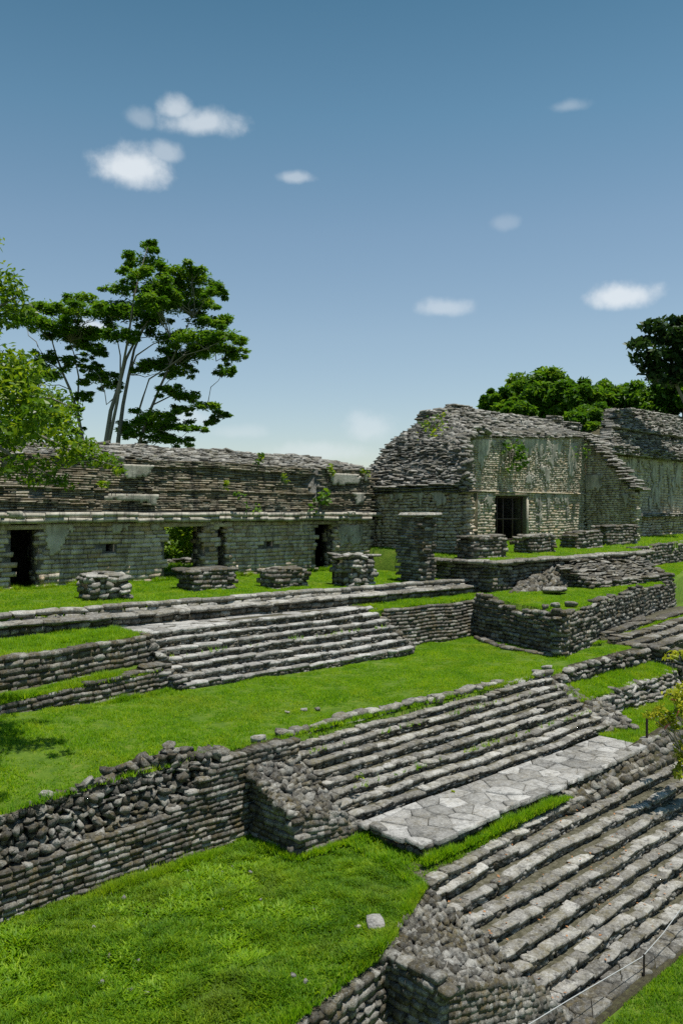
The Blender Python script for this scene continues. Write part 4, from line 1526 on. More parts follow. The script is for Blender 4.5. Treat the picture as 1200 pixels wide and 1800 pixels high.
# ------------------------------------------------------------------ pier stumps
def stump(label, cx, cy, wx, wy, z0, z1, rough=0, mat='stone', ch=.16, cap=True):
    t = thing('pier_stump', label, 'pier', (cx, cy, z0), 'stone pier stumps')
    b = box('core', cx - wx / 2 + .06, cx + wx / 2 - .06, cy - wy / 2 + .06, cy + wy / 2 - .06, z0 - .1, z1 - .08, 'mortar', t)
    kd = ['rubble', 'block'] if rough else ['ashlar', 'block']
    pr = .09 if rough else .025
    s = face((cx - wx / 2, cy - wy / 2), (cx + wx / 2, cy - wy / 2), z0 - .05, z1 - .05, ch, (.2, .5), .28, 0, pr, kd, .06 + .1 * rough)
    s += face((cx - wx / 2, cy + wy / 2), (cx - wx / 2, cy - wy / 2), z0 - .05, z1 - .05, ch, (.2, .45), .28, 0, pr, kd, .06 + .1 * rough)
    s += face((cx + wx / 2, cy - wy / 2), (cx + wx / 2, cy + wy / 2), z0 - .05, z1 - .05, ch, (.2, .45), .28, 0, pr, kd, .06 + .1 * rough)
    if cap:
        s += patch((cx - wx / 2, cy - wy / 2, z1), (cx + wx / 2, cy - wy / 2, z1), (cx + wx / 2, cy + wy / 2, z1), (cx - wx / 2, cy + wy / 2, z1),
                   (.35, .7), (.3, .5), .12, 'slab', .04 + .12 * rough, .02 + .05 * rough, lift=.0)
    emit(t, s, mat, 'stone', 120, 7)
    return t


stump('tumbled heap of flat blocks left on the court, nearest the big gap doorway', 13.75, 24.85, 1.35, 1.0, -2.85, -1.98, 1, 'tread', .17)
stump('square-topped dark pier stump in front of the open doorway', 18.0, 25.2, 1.75, .95, -2.8, -2.02, 0)
stump('dark pier stump with flat slab top below the small square window', 20.75, 24.2, 1.65, .95, -2.82, -2.05, 0)
stump('taller broken pier stump spilling blocks, left of the standing pillar', 23.55, 23.35, 1.25, 1.25, -2.85, -1.68, 1, 'tread', .17)
stump('pier stump cut by the left edge of the picture', 9.6, 25.0, 1.0, .9, -2.8, -2.3, 1)
stump('wide pier stump on the temple platform corner', 29.8, 21.75, 2.3, .8, -1.98, -1.0, 0)
stump('pier stump directly in front of the gated doorway', 34.6, 22.3, 2.2, .9, -1.92, -1.05, 0)
stump('pier stump on the platform right of the gated doorway', 40.2, 23.0, 2.6, .9, -1.9, -1.0, 0)
stump('rightmost pier stump on the temple platform', 45.7, 24.1, 3.4, 1.0, -1.85, -.75, 0)

CO = thing('standing_pillar', 'tall square stone pillar with an overhanging capstone beside the temple', 'pillar', (26.6, 22.9, -2.85))
box('core', 26.33, 26.9, 22.1, 23.3, -2.9, -.25, 'mortar', CO)
s = face((26.28, 23.45), (26.28, 22.05), -2.85, [(22, -.22), (23.1, -.22), (23.45, -.7)], .13, (.25, .5), .2, .0, .012, ['ashlar', 'block'], .015, axis=1)
s += face((26.28, 22.05), (26.95, 22.05), -2.85, -.22, .15, (.28, .4), .2, 0, .012, 'ashlar', .015)
s += face((26.95, 22.05), (26.95, 23.4), -2.85, -.22, .15, (.28, .4), .2, 0, .012, 'block', .015, axis=1)
emit(CO, s, 'stone', 'stone', 160, 7)
emit(CO, [('slab', mat4((1, 0, 0), (0, 1, 0), (0, 0, 1), (1.05, 1.5, .2), (26.75, 22.65, -.12)))], 'tread', 'capstone', 1, 5)


# ------------------------------------------------------------------ loose stones and slabs
def loose(name, label, cat, pos, size, kind, mat, rz, group=None, tilt=.08):
    e = Matrix.Rotation(rz, 3, 'Z') @ Matrix.Rotation(random.gauss(0, tilt), 3, 'X')
    m = np.eye(4)
    m[:3, :3] = np.array(e) * np.array(size)[None, :]
    m[:3, 3] = pos
    o = link(name, shared_stone(kind, random.randrange(KV), mat))
    o.matrix_basis = Matrix(m.tolist())
    o['label'] = label
    o['category'] = cat
    if group:
        o['group'] = group
    return o


loose('stone_slab', 'pale flat slab lying on grass before the collapsed steps', 'slab', pZ(974, 1036, -3.14), (.9, .8, .18), 'slab', 'tread', .3)
loose('stone_slab', 'broad flat slab on the small grass court at the right', 'slab', pZ(1106, 1088, -4.5), (1.3, 1.2, .16), 'slab', 'stone', .5)
loose('boulder', 'white boulder on the grass beside the nearest balustrade', 'stone', pZ(659, 1624, -6.5), (.36, .26, .15), 'block', 'paving', .9, tilt=.03)
loose('boulder', 'small pale rock left of the white boulder', 'stone', pZ(630, 1632, -6.55), (.1, .08, .1), 'rubble', 'plaster', .2)
for k, (px, py, sz, lab) in enumerate([
        (958, 1066, .3, 'leftmost pale stone lying behind the broken terrace wall'), (975, 1064, .35, 'second pale stone lying behind the broken terrace wall'),
        (1003, 1062, .4, 'stacked pale stone on the broken terrace wall corner'),
        (534, 1248, .16, 'white stone chip left on the middle grass court'), (558, 1246, .14, 'white stone chip right on the middle grass court'),
        (505, 1252, .1, 'tiny white stone in the middle of the grass court'),
        (945, 1182, .3, 'flat stone where the middle stairs meet the dark wall'), (960, 1174, .3, 'upper flat stone where the middle stairs meet the dark wall'),
        (765, 1227, .4, 'lone block lying on the edging above the middle stairs')]):
    z = -3.3 if py < 1100 else -4.8
    loose('loose_stone', lab, 'stone', pZ(px, py, z), (sz, sz * .7, sz * .5), 'rubble', 'tread', random.uniform(0, 3), 'loose stones on the grass')

s = []
for q in range(90):
    p = LAWNS['lower_slope'](random.uniform(.4, 1), random.uniform(.05, .95))
    z_ = random.uniform(.03, .09)
    s.append(('rubble', mat4(*jrot((1., 0, 0), (0, 1., 0), (0, 0, 1.), .5), (z_, z_ * .8, z_ * .6), (p[0], p[1], p[2] + .02))))
Vs, Fs, off = [], [], 0
for q, (k, m_) in enumerate(s):
    V, Fq = BASE[k][q % KV]
    Vs.append(V @ m_[:3, :3].T + m_[:3, 3])
    Fs.append(Fq + off)
    off += len(V)
o = link('pebbles', mk_mesh('pebbles', np.concatenate(Vs), np.concatenate(Fs), 'paving'))
o['kind'] = 'stuff'
o['label'] = 'small pale pebbles scattered in the nearest grass'
o['category'] = 'pebbles'

# ------------------------------------------------------------------ cable, pegs, post
CB = thing('barrier_cable', 'grey cable strung along the foot of the nearest staircase', 'cable', pZ(1005, 1750, -7.6))
pts = []
for (px, py, F) in ((900, 1830, 12.3), (930, 1800, 12.6), (1000, 1757, 13.2), (1060, 1722, 13.9), (1128, 1682, 14.8), (1165, 1640, 15.4), (1205, 1585, 16.2), (1260, 1520, 17)):
    pts.append(pF(px, py, F))
tubes('wire', [(pts, .008)], 'rope', CB, 6)
a = np.array(pF(1131, 1684, 14.75))
tubes('peg', [([a + (0, 0, .06), a - (0, 0, .25), a - (0, 0, .62)], .02)], 'iron', CB, 6)
PO = thing('fence_post', 'short rusty iron post in a stone block beside the landing end', 'post', pZ(1136, 1303, -6.15))
p0 = np.array(pZ(1136, 1303, -6.15))
tubes('post', [([p0, p0 + (0, 0, .35), p0 + (.02, 0, .82)], .035)], 'iron', PO, 8)
emit(PO, [('block', mat4((1, 0, 0), (0, 1, 0), (0, 0, 1), (.3, .3, .18), p0))], 'stone', 'base_block', 1, 3)
tubes('wire', [([p0 + (.02, 0, .6), p0 + (3, -.35, .5), p0 + (7, -.8, .6)], .008)], 'rope', PO, 5)


# ------------------------------------------------------------------ vegetation
def tree(name, label, cat, base, clumps, stems, per, size, mat, group=None, flat=.5, aspect=.45, shell=.5, bark='bark', seg=7):
    """clumps: (x,y,z,rx,ry,rz); stems: (points, radii)"""
    t = thing(name, label, cat, base, group)
    if stems:
        tubes('trunk', stems, bark, t, seg)
    P = np.concatenate([clump_points(c[:3], c[3:6], max(8, int(per * (c[6] if len(c) > 6 else 1))), shell) for c in clumps])
    V, Fq, rn = leaves(P, size, flat, aspect)
    nc = np.concatenate([np.full(max(8, int(per * (c[6] if len(c) > 6 else 1))), random.random()) for c in clumps])
    rn = np.clip(.55 * rn + .45 * nc, 0, 1)
    link('crown', mk_mesh('crown', V, Fq, mat, rn), t)
    return t


def zig(a, b, n=5, j=.12):
    a, b = np.array(a, float), np.array(b, float)
    L_ = np.linalg.norm(b - a)
    return [a + (b - a) * k / n + (rng.normal(0, j * L_ / n, 3) if 0 < k < n else 0) for k in range(n + 1)]


# feathery tree behind the gallery
ZP = .375


def zz4(x, y, F):
    return pF(x * ZP, 400 + y * ZP, F)


padsA = [(690, 85, 45, 25), (700, 160, 95, 32), (560, 285, 75, 26), (640, 220, 70, 32), (830, 205, 80, 34), (920, 240, 95, 40), (1000, 300, 55, 30), (880, 305, 130, 45),
         (750, 280, 90, 60), (700, 345, 100, 50), (940, 365, 80, 22), (800, 370, 130, 36), (560, 370, 110, 30), (600, 410, 100, 34), (480, 400, 90, 34),
         (960, 440, 105, 30), (1055, 505, 85, 30), (900, 515, 120, 40), (1000, 560, 120, 36), (1100, 605, 55, 28), (1050, 675, 45, 24), (870, 600, 100, 36),
         (780, 640, 100, 40), (700, 640, 70, 34), (840, 680, 70, 22), (740, 440, 60, 26), (780, 520, 80, 34), (810, 765, 70, 22), (870, 795, 80, 22), (950, 835, 65, 20),
         (1040, 882, 45, 16), (990, 912, 30, 14), (850, 850, 50, 20), (730, 885, 95, 34), (680, 935, 100, 38), (800, 930, 90, 28), (900, 940, 60, 18), (830, 1000, 70, 22),
         (740, 990, 70, 22), (620, 960, 45, 24), (540, 510, 75, 28), (600, 500, 60, 30), (470, 700, 85, 34), (440, 660, 50, 18), (520, 740, 50, 20)]
padsB = [(130, 405, 75, 40), (250, 380, 90, 36), (400, 330, 80, 28), (350, 395, 110, 32), (200, 450, 110, 40), (300, 490, 130, 40), (440, 500, 110, 34), (100, 440, 60, 30),
         (400, 555, 70, 26), (470, 590, 40, 18), (220, 612, 60, 28), (330, 620, 70, 24), (220, 690, 95, 28), (130, 720, 60, 26), (400, 790, 40, 26), (340, 850, 40, 16), (360, 950, 35, 16), (290, 930, 25, 14)]


def pads_to_clumps(pads, F0, spread):
    out = []
    for (x, y, w, h) in pads:
        F = F0 + random.uniform(-spread, spread)
        k = ZP / FPX * F
        c = zz4(x, y, F)
        out.append((*c, w * k * .78, w * k * .78, h * k * .72, max(.3, w * h / 3600)))
        for q in range(7):                    # ragged edge
            a = random.uniform(0, 6.28)
            out.append((c[0] + math.cos(a) * w * k * 1.0, c[1] + math.sin(a) * w * k * 1.0, c[2] + random.uniform(-1.1, .9) * h * k, w * k * .30, w * k * .30, h * k * .42, max(.12, w * h / 14000)))
    return out


def twigs(stems, clumps, r=.022):
    nodes = np.concatenate([np.array(p) for p, _ in stems])
    out = []
    for c in clumps:
        if c[6] < .25:
            continue
        q = np.array(c[:3])
        d = np.linalg.norm(nodes - q, axis=1) + 3 * np.maximum(0, nodes[:, 2] - q[2])
        a = nodes[int(np.argmin(d))]
        if np.linalg.norm(q - a) < 7:
            out.append((zig(a, q, 4, .25), [r * 1.5, r * 1.2, r, r * .7, r * .4]))
    return out


def st4(pts, F0, r0, r1, fs=None):
    P = [zz4(x, y, F0 + (fs[i] if fs else 0)) for i, (x, y) in enumerate(pts)]
    return (P, list(np.linspace(r0 * .78, r1 * .7, len(P))))


FT = 50.0
ylow = 1290
stA = [st4([(500, ylow), (498, 1005), (520, 860), (565, 720), (590, 620), (640, 520), (720, 400), (760, 300)], FT, .20, .05, [0, 0, 0, 0, .3, .5, .6, .8]),
       st4([(548, ylow), (555, 1000), (578, 830), (605, 690), (630, 570), (690, 440), (800, 330)], FT, .19, .05, [0, .2, .3, .5, 1, 1.4, 2]),
       st4([(520, ylow), (512, 1000), (550, 820), (575, 660), (605, 500), (628, 330), (660, 200), (692, 95)], FT, .15, .03, [0, 0, -.3, -.5, -1, -1, -.6, 0]),
       st4([(640, ylow), (655, 1005), (700, 870), (750, 750), (800, 640), (850, 520), (900, 420)], FT, .15, .04),
       st4([(630, 930), (670, 800), (700, 710), (780, 660), (860, 600), (960, 570), (1060, 520)], FT, .08, .02, [0, 0, -.5, -1, -1.4, -1.6, -1.6]),
       st4([(605, 690), (640, 600), (720, 545), (800, 520)], FT, .08, .02, [.5, 0, -.6, -1]),
       st4([(565, 720), (565, 600), (550, 520), (520, 420)], FT, .07, .02),
       st4([(535, 800), (500, 830), (492, 770), (470, 710)], FT, .06, .02),
       st4([(720, 830), (800, 790), (880, 800), (960, 840), (1040, 885)], FT, .06, .015)]
clA = pads_to_clumps(padsA, FT, 2.2)
stA += twigs(stA, clA)
tree('feathery_tree', 'tall multi-stemmed tree with flat leafy layers behind the long ruin', 'tree', zz4(540, ylow, FT), clA, stA, 620, .27, 'leafA', 'trees beyond the ruins', .6, .4, .1)
stB = [st4([(395, ylow), (390, 1005), (365, 870), (330, 760), (290, 670), (262, 590), (245, 530)], FT + 2, .17, .05),
       st4([(365, 870), (370, 700), (350, 600), (330, 530)], FT + 2, .08, .03), st4([(290, 670), (220, 620), (180, 560)], FT + 2, .06, .02)]
clB = pads_to_clumps(padsB, FT + 2, 2.0)
stB += twigs(stB, clB)
tree('feathery_tree', 'thinner leaning tree left of the tall multi-stemmed tree', 'tree', zz4(395, ylow, FT + 2), clB, stB, 620, .27, 'leafA', 'trees beyond the ruins', .6, .4, .1)

# bright near tree at the left edge; its trunk stands outside the frame
NF = 16.5
cl = []
for (px, py, w, h, dF) in [(8, 500, 36, 30, 0), (30, 530, 30, 26, .6), (5, 560, 30, 22, 1), (-40, 520, 60, 60, 0), (20, 640, 34, 26, 0), (60, 660, 34, 22, .8), (10, 680, 44, 34, -.5), (60, 700, 40, 26, .2), (105, 700, 30, 20, .6),
                           (30, 735, 44, 28, 0), (85, 735, 38, 24, -.4), (125, 722, 24, 16, .2), (10, 775, 40, 26, .3), (75, 765, 28, 18, .4), (110, 775, 32, 18, 0), (140, 790, 32, 18, -.2),
                           (165, 805, 30, 17, 0), (190, 812, 24, 15, .3), (120, 805, 26, 16, -.3), (208, 826, 14, 10, .2), (182, 850, 12, 8, 0), (35, 815, 34, 18, 0), (80, 820, 30, 16, .3), (95, 842, 26, 14, 0), (60, 845, 26, 13, -.2),
                           (10, 830, 24, 14, .5), (118, 852, 16, 9, 0), (-40, 640, 60, 60, 0), (-50, 760, 70, 60, .5), (-100, 600, 90, 110, 0), (-120, 760, 80, 70, 1), (-170, 680, 80, 100, -1), (-60, 430, 60, 60, 0), (-160, 480, 90, 90, 0), (-60, 850, 50, 30, 0), (20, 700, 60, 40, -1.5), (60, 740, 50, 30, -1.2), (10, 760, 60, 30, 1.4), (100, 760, 40, 20, 1.2), (150, 785, 30, 16, 1.0), (90, 720, 40, 24, 1.8), (40, 650, 40, 30, -1.4), (20, 690, 50, 34, -2.6), (70, 725, 40, 24, -2.5), (110, 738, 26, 16, -2.2), (30, 755, 44, 24, -2.4)]:  # later clumps thicken the crown, added to widen its shadow on the court
    F = NF + dF + random.uniform(-.5, .5)
    k = F / FPX
    cl.append((*pF(px, py, F), w * k, w * k, h * k, max(.15, w * h / 900)))
tb = np.array(pF(-190, 1400, NF))
ctr = np.array(pF(-150, 760, NF))
stN = [([tb, tb + (.1, 0, 2), ctr + (-.2, 0, -.6), ctr + (0, 0, 2.4)], [.22, .19, .15, .06]),
       ([ctr + (-.2, 0, -.6), pF(-40, 760, NF), pF(40, 752, NF), pF(90, 775, NF), pF(140, 800, NF), pF(200, 818, NF)], [.09, .06, .045, .03, .02, .008]),
       ([ctr, pF(-30, 690, NF), pF(30, 700, NF), pF(90, 700, NF), pF(125, 715, NF)], [.08, .05, .03, .02, .008]),
       ([ctr + (0, 0, 1.4), pF(-60, 600, NF), pF(0, 540, NF), pF(30, 520, NF)], [.07, .05, .03, .01]),
       ([pF(-40, 760, NF), pF(20, 800, NF), pF(70, 825, NF), pF(100, 845, NF)], [.05, .03, .02, .008])]
tree('bright_tree', 'yellow-green leafy tree reaching in from the left edge', 'tree', tb, cl, stN, 185, .145, 'leafB', None, .35, .42, .2)

# wooded edge behind the temple
def bushy(label, px, ptop, pw, F, mat='leafC', n=26, per=520, size=.5, zb=-2.6, name='forest_tree', flat=.35, squash=.85, shell=.2, group='trees beyond the ruins', sub=.30):
    top = pF(px, ptop, F)
    k = F / FPX
    rw = pw * k
    H = top[2] - zb
    cz = top[2] - min(H * .55, rw * squash)
    rz = top[2] - cz
    cl_ = []
    n, per = int(n * 2.6), int(per * .5)
    for q in range(n):
        u = rng.normal(0, 1, 3)
        u /= np.linalg.norm(u)
        rr = rng.uniform(.35, .98)
        c = (top[0] + u[0] * rw * rr, top[1] + u[1] * rw * rr, cz + u[2] * rz * rr)
        r_ = rw * rng.uniform(sub * .5, sub * 1.1)
        cl_.append((*c, r_, r_, r_ * .75))
    base = (top[0], top[1], zb)
    stx = [([base, (top[0], top[1], zb + H * .3), (top[0] + .2, top[1], cz), (top[0], top[1], cz + rz * .6)], [.3, .24, .16, .05])]
    for q in range(7):
        c = cl_[q]
        stx.append((zig((top[0], top[1], cz - rz * .5 * random.random()), c[:3], 4), list(np.linspace(.11, .03, 5))))
    return tree(name, label, 'tree', base, cl_, stx, per, size, mat, group, flat, .5, shell)


bushy('small rounded tree peeking over the left end of the temple roof', 872, 684, 34, 70, n=20, per=330)
bushy('tallest rounded tree in the clump behind the temple', 945, 655, 62, 72, n=34, per=520)
bushy('rounded tree right of the tallest one behind the temple roof', 1008, 668, 46, 68, n=28, per=480)
bushy('bushy tree filling the gap between the two stone ruins', 1035, 712, 50, 64, n=30, per=520)
bushy('broad tree behind the gap right of the temple', 1075, 670, 52, 76, n=28, per=480)
bushy('dark broad tree above the roof of the right ruin', 1140, 668, 56, 74, n=30, per=480)
bushy('green tree at the right edge above the stepped roof', 1200, 640, 56, 72, n=28, per=480)
bushy('low tree tucked behind the temple roof ridge', 905, 700, 40, 66, n=20, per=380)
# tall dark tree at the right edge
cl = []
for (px, py, w, h) in [(1150, 575, 26, 12), (1180, 566, 22, 10), (1122, 605, 20, 9), (1140, 600, 22, 10), (1170, 595, 26, 12), (1195, 590, 24, 14), (1130, 628, 24, 10), (1160, 622, 26, 12), (1190, 622, 26, 14), (1140, 648, 20, 10), (1165, 646, 24, 12), (1195, 650, 26, 14), (1215, 600, 30, 30), (1220, 640, 30, 24), (1150, 662, 18, 8), (1210, 570, 24, 14), (1180, 668, 26, 10)]:
    F = 62 + random.uniform(-1.5, 1.5)
    k = F / FPX
    cl.append((*pF(px, py, F), w * k, w * k, h * k, w * h / 260))
stx = [([pF(1215, 1000, 62), pF(1212, 800, 62), pF(1205, 680, 62), pF(1190, 600, 62)], [.3, .25, .16, .05]),
       ([pF(1208, 720, 62), pF(1180, 660, 62), pF(1140, 625, 62), pF(1118, 605, 62)], [.14, .1, .05, .02]),
       ([pF(1205, 680, 62), pF(1170, 625, 62), pF(1148, 582, 62)], [.1, .06, .02])]
tree('tall_tree', 'tall dark open-branched tree rising at the right edge', 'tree', pF(1215, 1000, 62), cl, stx, 130, .62, 'leafD', 'trees beyond the ruins', .3, .5)
# greenery seen through the doorway
for k, (x, y, rad, lab) in enumerate([(23.6, 37, 2.0, 'leafy bush seen through the left of the open doorway'), (26.6, 38, 2.1, 'leafy bush seen through the right of the open doorway'), (25.5, 42, 3.0, 'taller bush behind the others through the open doorway')]):
    cl = []
    for q in range(20):
        u = rng.normal(0, 1, 3)
        u /= np.linalg.norm(u)
        cl.append((x + u[0] * rad * .7, y + u[1] * rad * .7, -1.0 + .4 * k + u[2] * rad * .8, rad * .3, rad * .3, rad * .25))
    tree('bush', lab, 'bush', (x, y, -2.6), cl, [([(x, y, -2.6), (x, y, -1.6), (x + .2, y, -.6)], [.08, .06, .03])], 200, .26, 'leafB', 'bushes behind the long ruin', .35, .45)
LW = thing('low_wall', 'low broken stones seen through the open doorway', 'wall', (22.5, 33.5, -2.6), 'low walls')
emit(LW, face((20, 33.4), (25, 33.6), -2.65, -2.15, .16, (.3, .7), .4, 0, .06, 'rubble', .15), 'stone', 'stone', 20, 6)

# croton shrub at the right edge
CR = thing('croton_shrub', 'yellow-green shrub with pink leaves at the right edge', 'shrub', pF(1215, 1345, 20.5), None)
cl = []
for (px, py, w, h, F) in [(1180, 1222, 16, 10, 20), (1200, 1215, 20, 12, 20.3), (1160, 1250, 16, 10, 19.8), (1142, 1258, 10, 8, 19.7), (1175, 1262, 16, 10, 20), (1196, 1248, 16, 12, 20), (1160, 1272, 10, 7, 20), (1185, 1278, 8, 6, 20), (1205, 1235, 20, 20, 20.6),
                          (1192, 1150, 14, 6, 21), (1175, 1155, 10, 5, 21), (1210, 1150, 14, 8, 21), (1195, 1320, 12, 16, 20.3), (1200, 1345, 14, 18, 20.2), (1190, 1362, 9, 8, 20), (1215, 1300, 20, 40, 20.6)]:
    k = F / FPX
    cl.append((*pF(px, py, F), w * k, w * k, h * k, w * h / 160))
P = np.concatenate([clump_points(c[:3], c[3:6], max(8, int(60 * c[6])), .3) for c in cl])
V, Fq, rn = leaves(P, .17, .25, .38)
link('foliage', mk_mesh('foliage', V, Fq, 'leafE', rn), CR)
for (px, py) in ((1183, 1230), (1190, 1254), (1171, 1277)):
    V, Fq, rn = leaves(np.array([pF(px, py, 19.7)]), .2, .3, .7)
    link('pink_leaf', mk_mesh('pink_leaf', V, Fq, 'pinkleaf', rn), CR)
bs = np.array(pF(1225, 1350, 20.5))
stx = []
for c in cl[:13]:
    stx.append((zig(bs, c[:3], 4), list(np.linspace(.025, .006, 5))))
tubes('stem', stx, 'bark', CR, 5)


# plants rooted in the masonry
def wall_plant(label, P0, n, size, spread, mat='leafC', aspect=.5, droop=.5):
    t = thing('wall_plant', label, 'plant', P0, 'plants rooted in masonry')
    stx, pts = [], []
    for q in range(max(3, n // 6)):
        a = rng.uniform(0, 6.28)
        e_ = np.array(P0) + np.array((math.cos(a) * spread, -abs(math.sin(a)) * spread * .8 - .1, rng.uniform(-droop, 1.0) * spread))
        stx.append((zig(P0, e_, 3), [.015, .012, .008, .004]))
        for w in range(6):
            pts.append(e_ + rng.normal(0, spread * .28, 3))
    tubes('stem', stx, 'bark', t, 5)
    V, Fq, rn = leaves(np.array(pts), size, .3, aspect)
    link('foliage', mk_mesh('foliage', V, Fq, mat, rn), t)


wall_plant('big-leaved climber hanging high on the plaster wall of the temple', pY(897, 800, TY - .15), 130, .34, .62, 'leafC', .6, 1.4)
wall_plant('dark broad-leaved plant on the cornice of the long ruin', pY(560, 882, GY - .35), 50, .3, .4, 'leafC', .6, .8)
wall_plant('tuft of weeds on the right end of the slab roof', pY(574, 832, GY + .1), 40, .22, .25, 'leafB')
wall_plant('small yellow-green weed below the slab roof, left of centre', pY(386, 856, GY - .1), 26, .2, .22, 'leafB')
wall_plant('pale weed on the roof edge of the long ruin, centre', pY(446, 808, GY + .6), 30, .22, .28, 'leafB')
wall_plant('weed under the roof edge right of centre of the long ruin', pY(490, 845, GY - .05), 26, .2, .22, 'leafB')
wall_plant('trailing weed over the dark cornice of the long ruin', pY(430, 888, GY - .3), 40, .2, .45, 'leafC')
wall_plant('leafy weed at the right corner of the long ruin roof', pY(637, 832, GY + .2), 24, .22, .24, 'leafB')
wall_plant('green weeds on the upper left roof slope of the temple', (34.6, 28.6, 4.35), 80, .24, .7, 'leafB')
wall_plant('moss-like weeds lower on the temple roof slope', (33.2, 27.4, 3.55), 60, .24, .6, 'leafB')
wall_plant('weeds at the right end of the temple plaster wall', pY(1012, 800, TY - .1), 40, .26, .5, 'leafC')
wall_plant('small weed on the middle steps near the landing', pF(785, 1400, 18.8), 20, .12, .13, 'leafB')
wall_plant('tiny weed on the left end of the middle steps', pF(622, 1360, 17.6), 16, .1, .1, 'leafB')

# fallen leaves on the front steps
P, tries = [], 0
for q in range(130):
    i = random.randrange(1, 9)
    x = random.uniform(11.6, 19)
    P.append((x, fy3(i, x) + random.uniform(.02, .25), fz3(i, x) + .03))
V, Fq, rn = leaves(np.array(P), .065, .9, .55)
o = link('fallen_leaves', mk_mesh('fallen_leaves', V, Fq, 'dry', rn))
o['kind'] = 'stuff'
o['label'] = 'scattered dry orange leaves on the nearest steps'
o['category'] = 'leaves'

# ------------------------------------------------------------------ grass
LB = LAWNS
grass_on('grass', LB['lower_slope'], 60000, .075, .9, 4, .009, 'grassnear', label='bright green grass on the nearest slope', u=(.3, 1), v=(0, 1), two=True, patchy=.95, seed=1)
grass_on('grass', LB['lower_slope_side'], 18000, .075, .9, 4, .009, 'grassnear', label='grass beside the lower balustrade', two=True, patchy=.6, seed=1)
grass_on('grass', LB['grass_strip'], 7000, .12, .7, 4, .009, label='grass strip between landing and nearest steps', two=True, patchy=.2, seed=2)
grass_on('ground_cover', LB['lower_slope'], 15000, .07, 1.7, 4, .028, 'clover', 'low leafy weeds on the nearest slope', .5, (.3, 1), (.25, 1), 5)
grass_on('grass', LB['middle_court'], 110000, .055, .8, 3, .010, label='bright lawn of the middle court', u=(.12, 1), v=(0, .95), patchy=.45, seed=3)
grass_on('grass', LB['upper_court'], 70000, .06, .8, 3, .013, label='lawn before the long ruin', u=(.3, 1), v=(0, .98), patchy=.3, seed=4)
grass_on('grass', LB['upper_ledge'], 16000, .11, .8, 3, .012, label='grass on the ledge left of the upper stairs', u=(.5, 1), v=(0, 1), patchy=.2, seed=5)
grass_on('grass', LB['ledge_beside_stairs'], 9000, .10, .8, 3, .012, label='grass on the ledge right of the upper stairs', patchy=.2, seed=6)
grass_on('grass', LB['right_terrace'], 44000, .065, .8, 3, .013, label='grass below the temple platform', u=(0, .9), patchy=.3, seed=7)
grass_on('grass', LB['platform_lawn'], 24000, .065, .8, 3, .014, label='grass on the temple platform', patchy=.2, seed=8)
grass_on('grass', LB['far_lawn'], 14000, .11, .8, 3, .018, label='grass before the right-edge ruin', patchy=.2, seed=9)
grass_on('grass', LB['side_lawn'], 22000, .10, .8, 3, .012, label='grass behind the rusty post', u=(0, .7), patchy=.2, seed=10)
grass_on('grass', LB['bank_strip'], 9000, .11, .8, 3, .012, label='short grass strip below the dark wall', patchy=.2, seed=11)
grass_on('grass', LB['side_court'], 14000, .09, .8, 3, .013, label='grass round the flat slab at right', u=(0, .7), patchy=.2, seed=12)
grass_on('grass', LB['bench_strip'], 6000, .12, .8, 3, .012, label='grass on the bench below the left wall', u=(.4, 1), v=(0, .6), patchy=.1, seed=13)
gl = lambda u, v: (12.5 + 8 * u, 4.5 + 2.3 * v, -8.08)
grass_on('grass', gl, 14000, .05, .8, 3, .009, 'grassnear', label='dull grass at the bottom right corner, darkened in colour for the vignette', patchy=.6, seed=14)  # darker grass material puts the corner vignette into the blade colour
gd = lambda u, v: (18 + 10 * u, 32 + 4 * v, -2.6)
grass_on('grass', gd, 5000, .2, .8, 3, .03, label='grass seen through the open doorway', patchy=.2, seed=15)


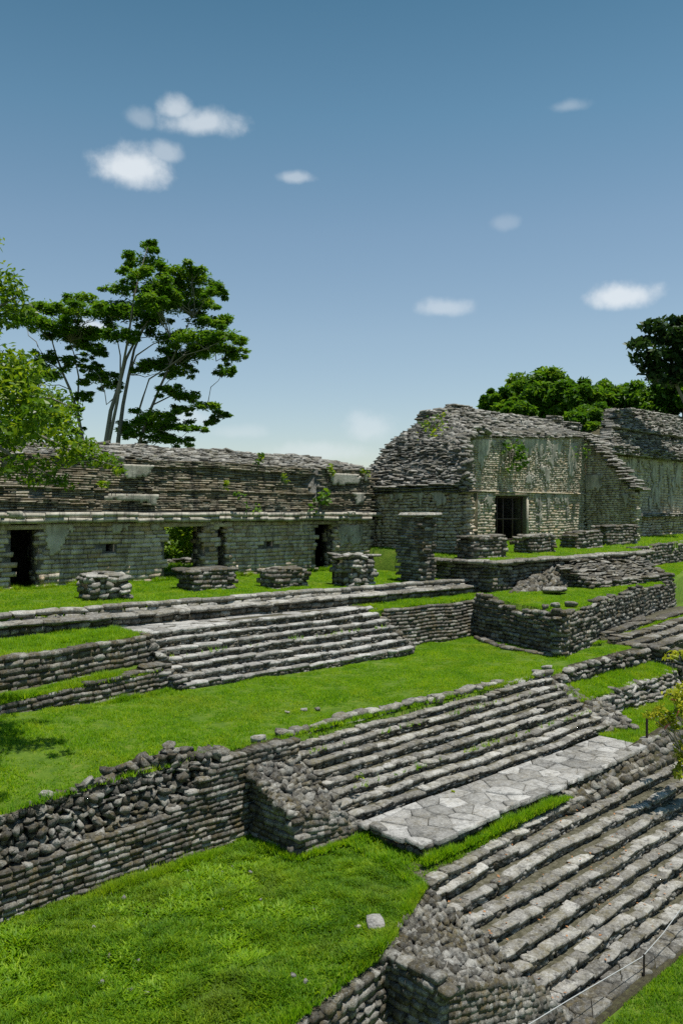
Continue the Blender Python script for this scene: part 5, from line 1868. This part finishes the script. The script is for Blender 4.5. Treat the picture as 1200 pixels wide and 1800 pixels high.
def foot(name, label, pts, n, hgt, w=.12, seed=20):
    P = [np.array(p, float) for p in pts]
    L_ = np.cumsum([0] + [np.linalg.norm(P[i + 1] - P[i]) for i in range(len(P) - 1)])

    def at(u, v):
        t = u * L_[-1]
        k = min(len(P) - 2, int(np.searchsorted(L_, t, 'right') - 1))
        q = P[k] + (P[k + 1] - P[k]) * (t - L_[k]) / (L_[k + 1] - L_[k])
        d = P[k + 1] - P[k]
        nn = np.array((d[1], -d[0], 0)) / np.linalg.norm(d[:2])
        q = q + nn * (v ** 2) * w
        return (q[0], q[1], q[2])
    grass_on(name, at, n, hgt, .7, 4, .010, label=label, patchy=.9, seed=seed)


foot('grass_tufts', 'tufts along the foot of the long lower wall', [(3, 13.1, -6.52), (10.4, 13.05, -6.44)], 1500, .14)
foot('grass_tufts', 'tufts round the lower balustrade', [(10.42, 13.1, -6.44), (10.42, 11.85, -6.42), (12.2, 11.6, -6.36)], 600, .12)
foot('grass_tufts', 'tufts along the front of the landing', [(11.85, 10.0, -6.38), (17, 10.05, -6.36)], 1500, .14)
foot('grass_tufts', 'tufts along the foot of the upper stairs', [(12.4, 18.78, -4.84), (22.4, 18.6, -4.9)], 1200, .10)
foot('grass_tufts', 'tufts along the foot of the bench wall', [(5, 17.6, -4.5), (12.4, 19.05, -4.7)], 1200, .13)
foot('grass_tufts', 'tufts along the foot of the right wall', [(22.2, 19.9, -4.9), (26.8, 19.8, -4.92), (25.1, 15.0, -4.9)], 1200, .1)
foot('grass_tufts', 'tufts along the foot of the long ruin', [(6, 27.95, -2.62), (29, 27.9, -2.66)], 4200, .2)
foot('grass_tufts', 'tufts hanging over the long lower wall', [(5, 13.7, -4.9), (8, 13.75, -4.78), (12, 13.95, -4.82), (22, 13.95, -4.85)], 900, .09)
foot('grass_tufts', 'tufts along the edge of the nearest wall', [(5, 8.25, -6.78), (9.3, 8.75, -6.62), (11.4, 9.6, -6.46)], 1500, .14)
foot('grass_tufts', 'weeds in the joints of the middle steps', [(12, 13.45, -5.12), (22, 13.4, -5.08)], 40, .1)
foot('grass_tufts', 'weeds in the joints of the lower middle steps', [(12, 12.4, -5.7), (22, 12.35, -5.66)], 60, .1)
foot('grass_tufts', 'weeds in the joints of the upper steps', [(12.6, 19.8, -3.93), (21.6, 19.7, -3.9)], 40, .1)
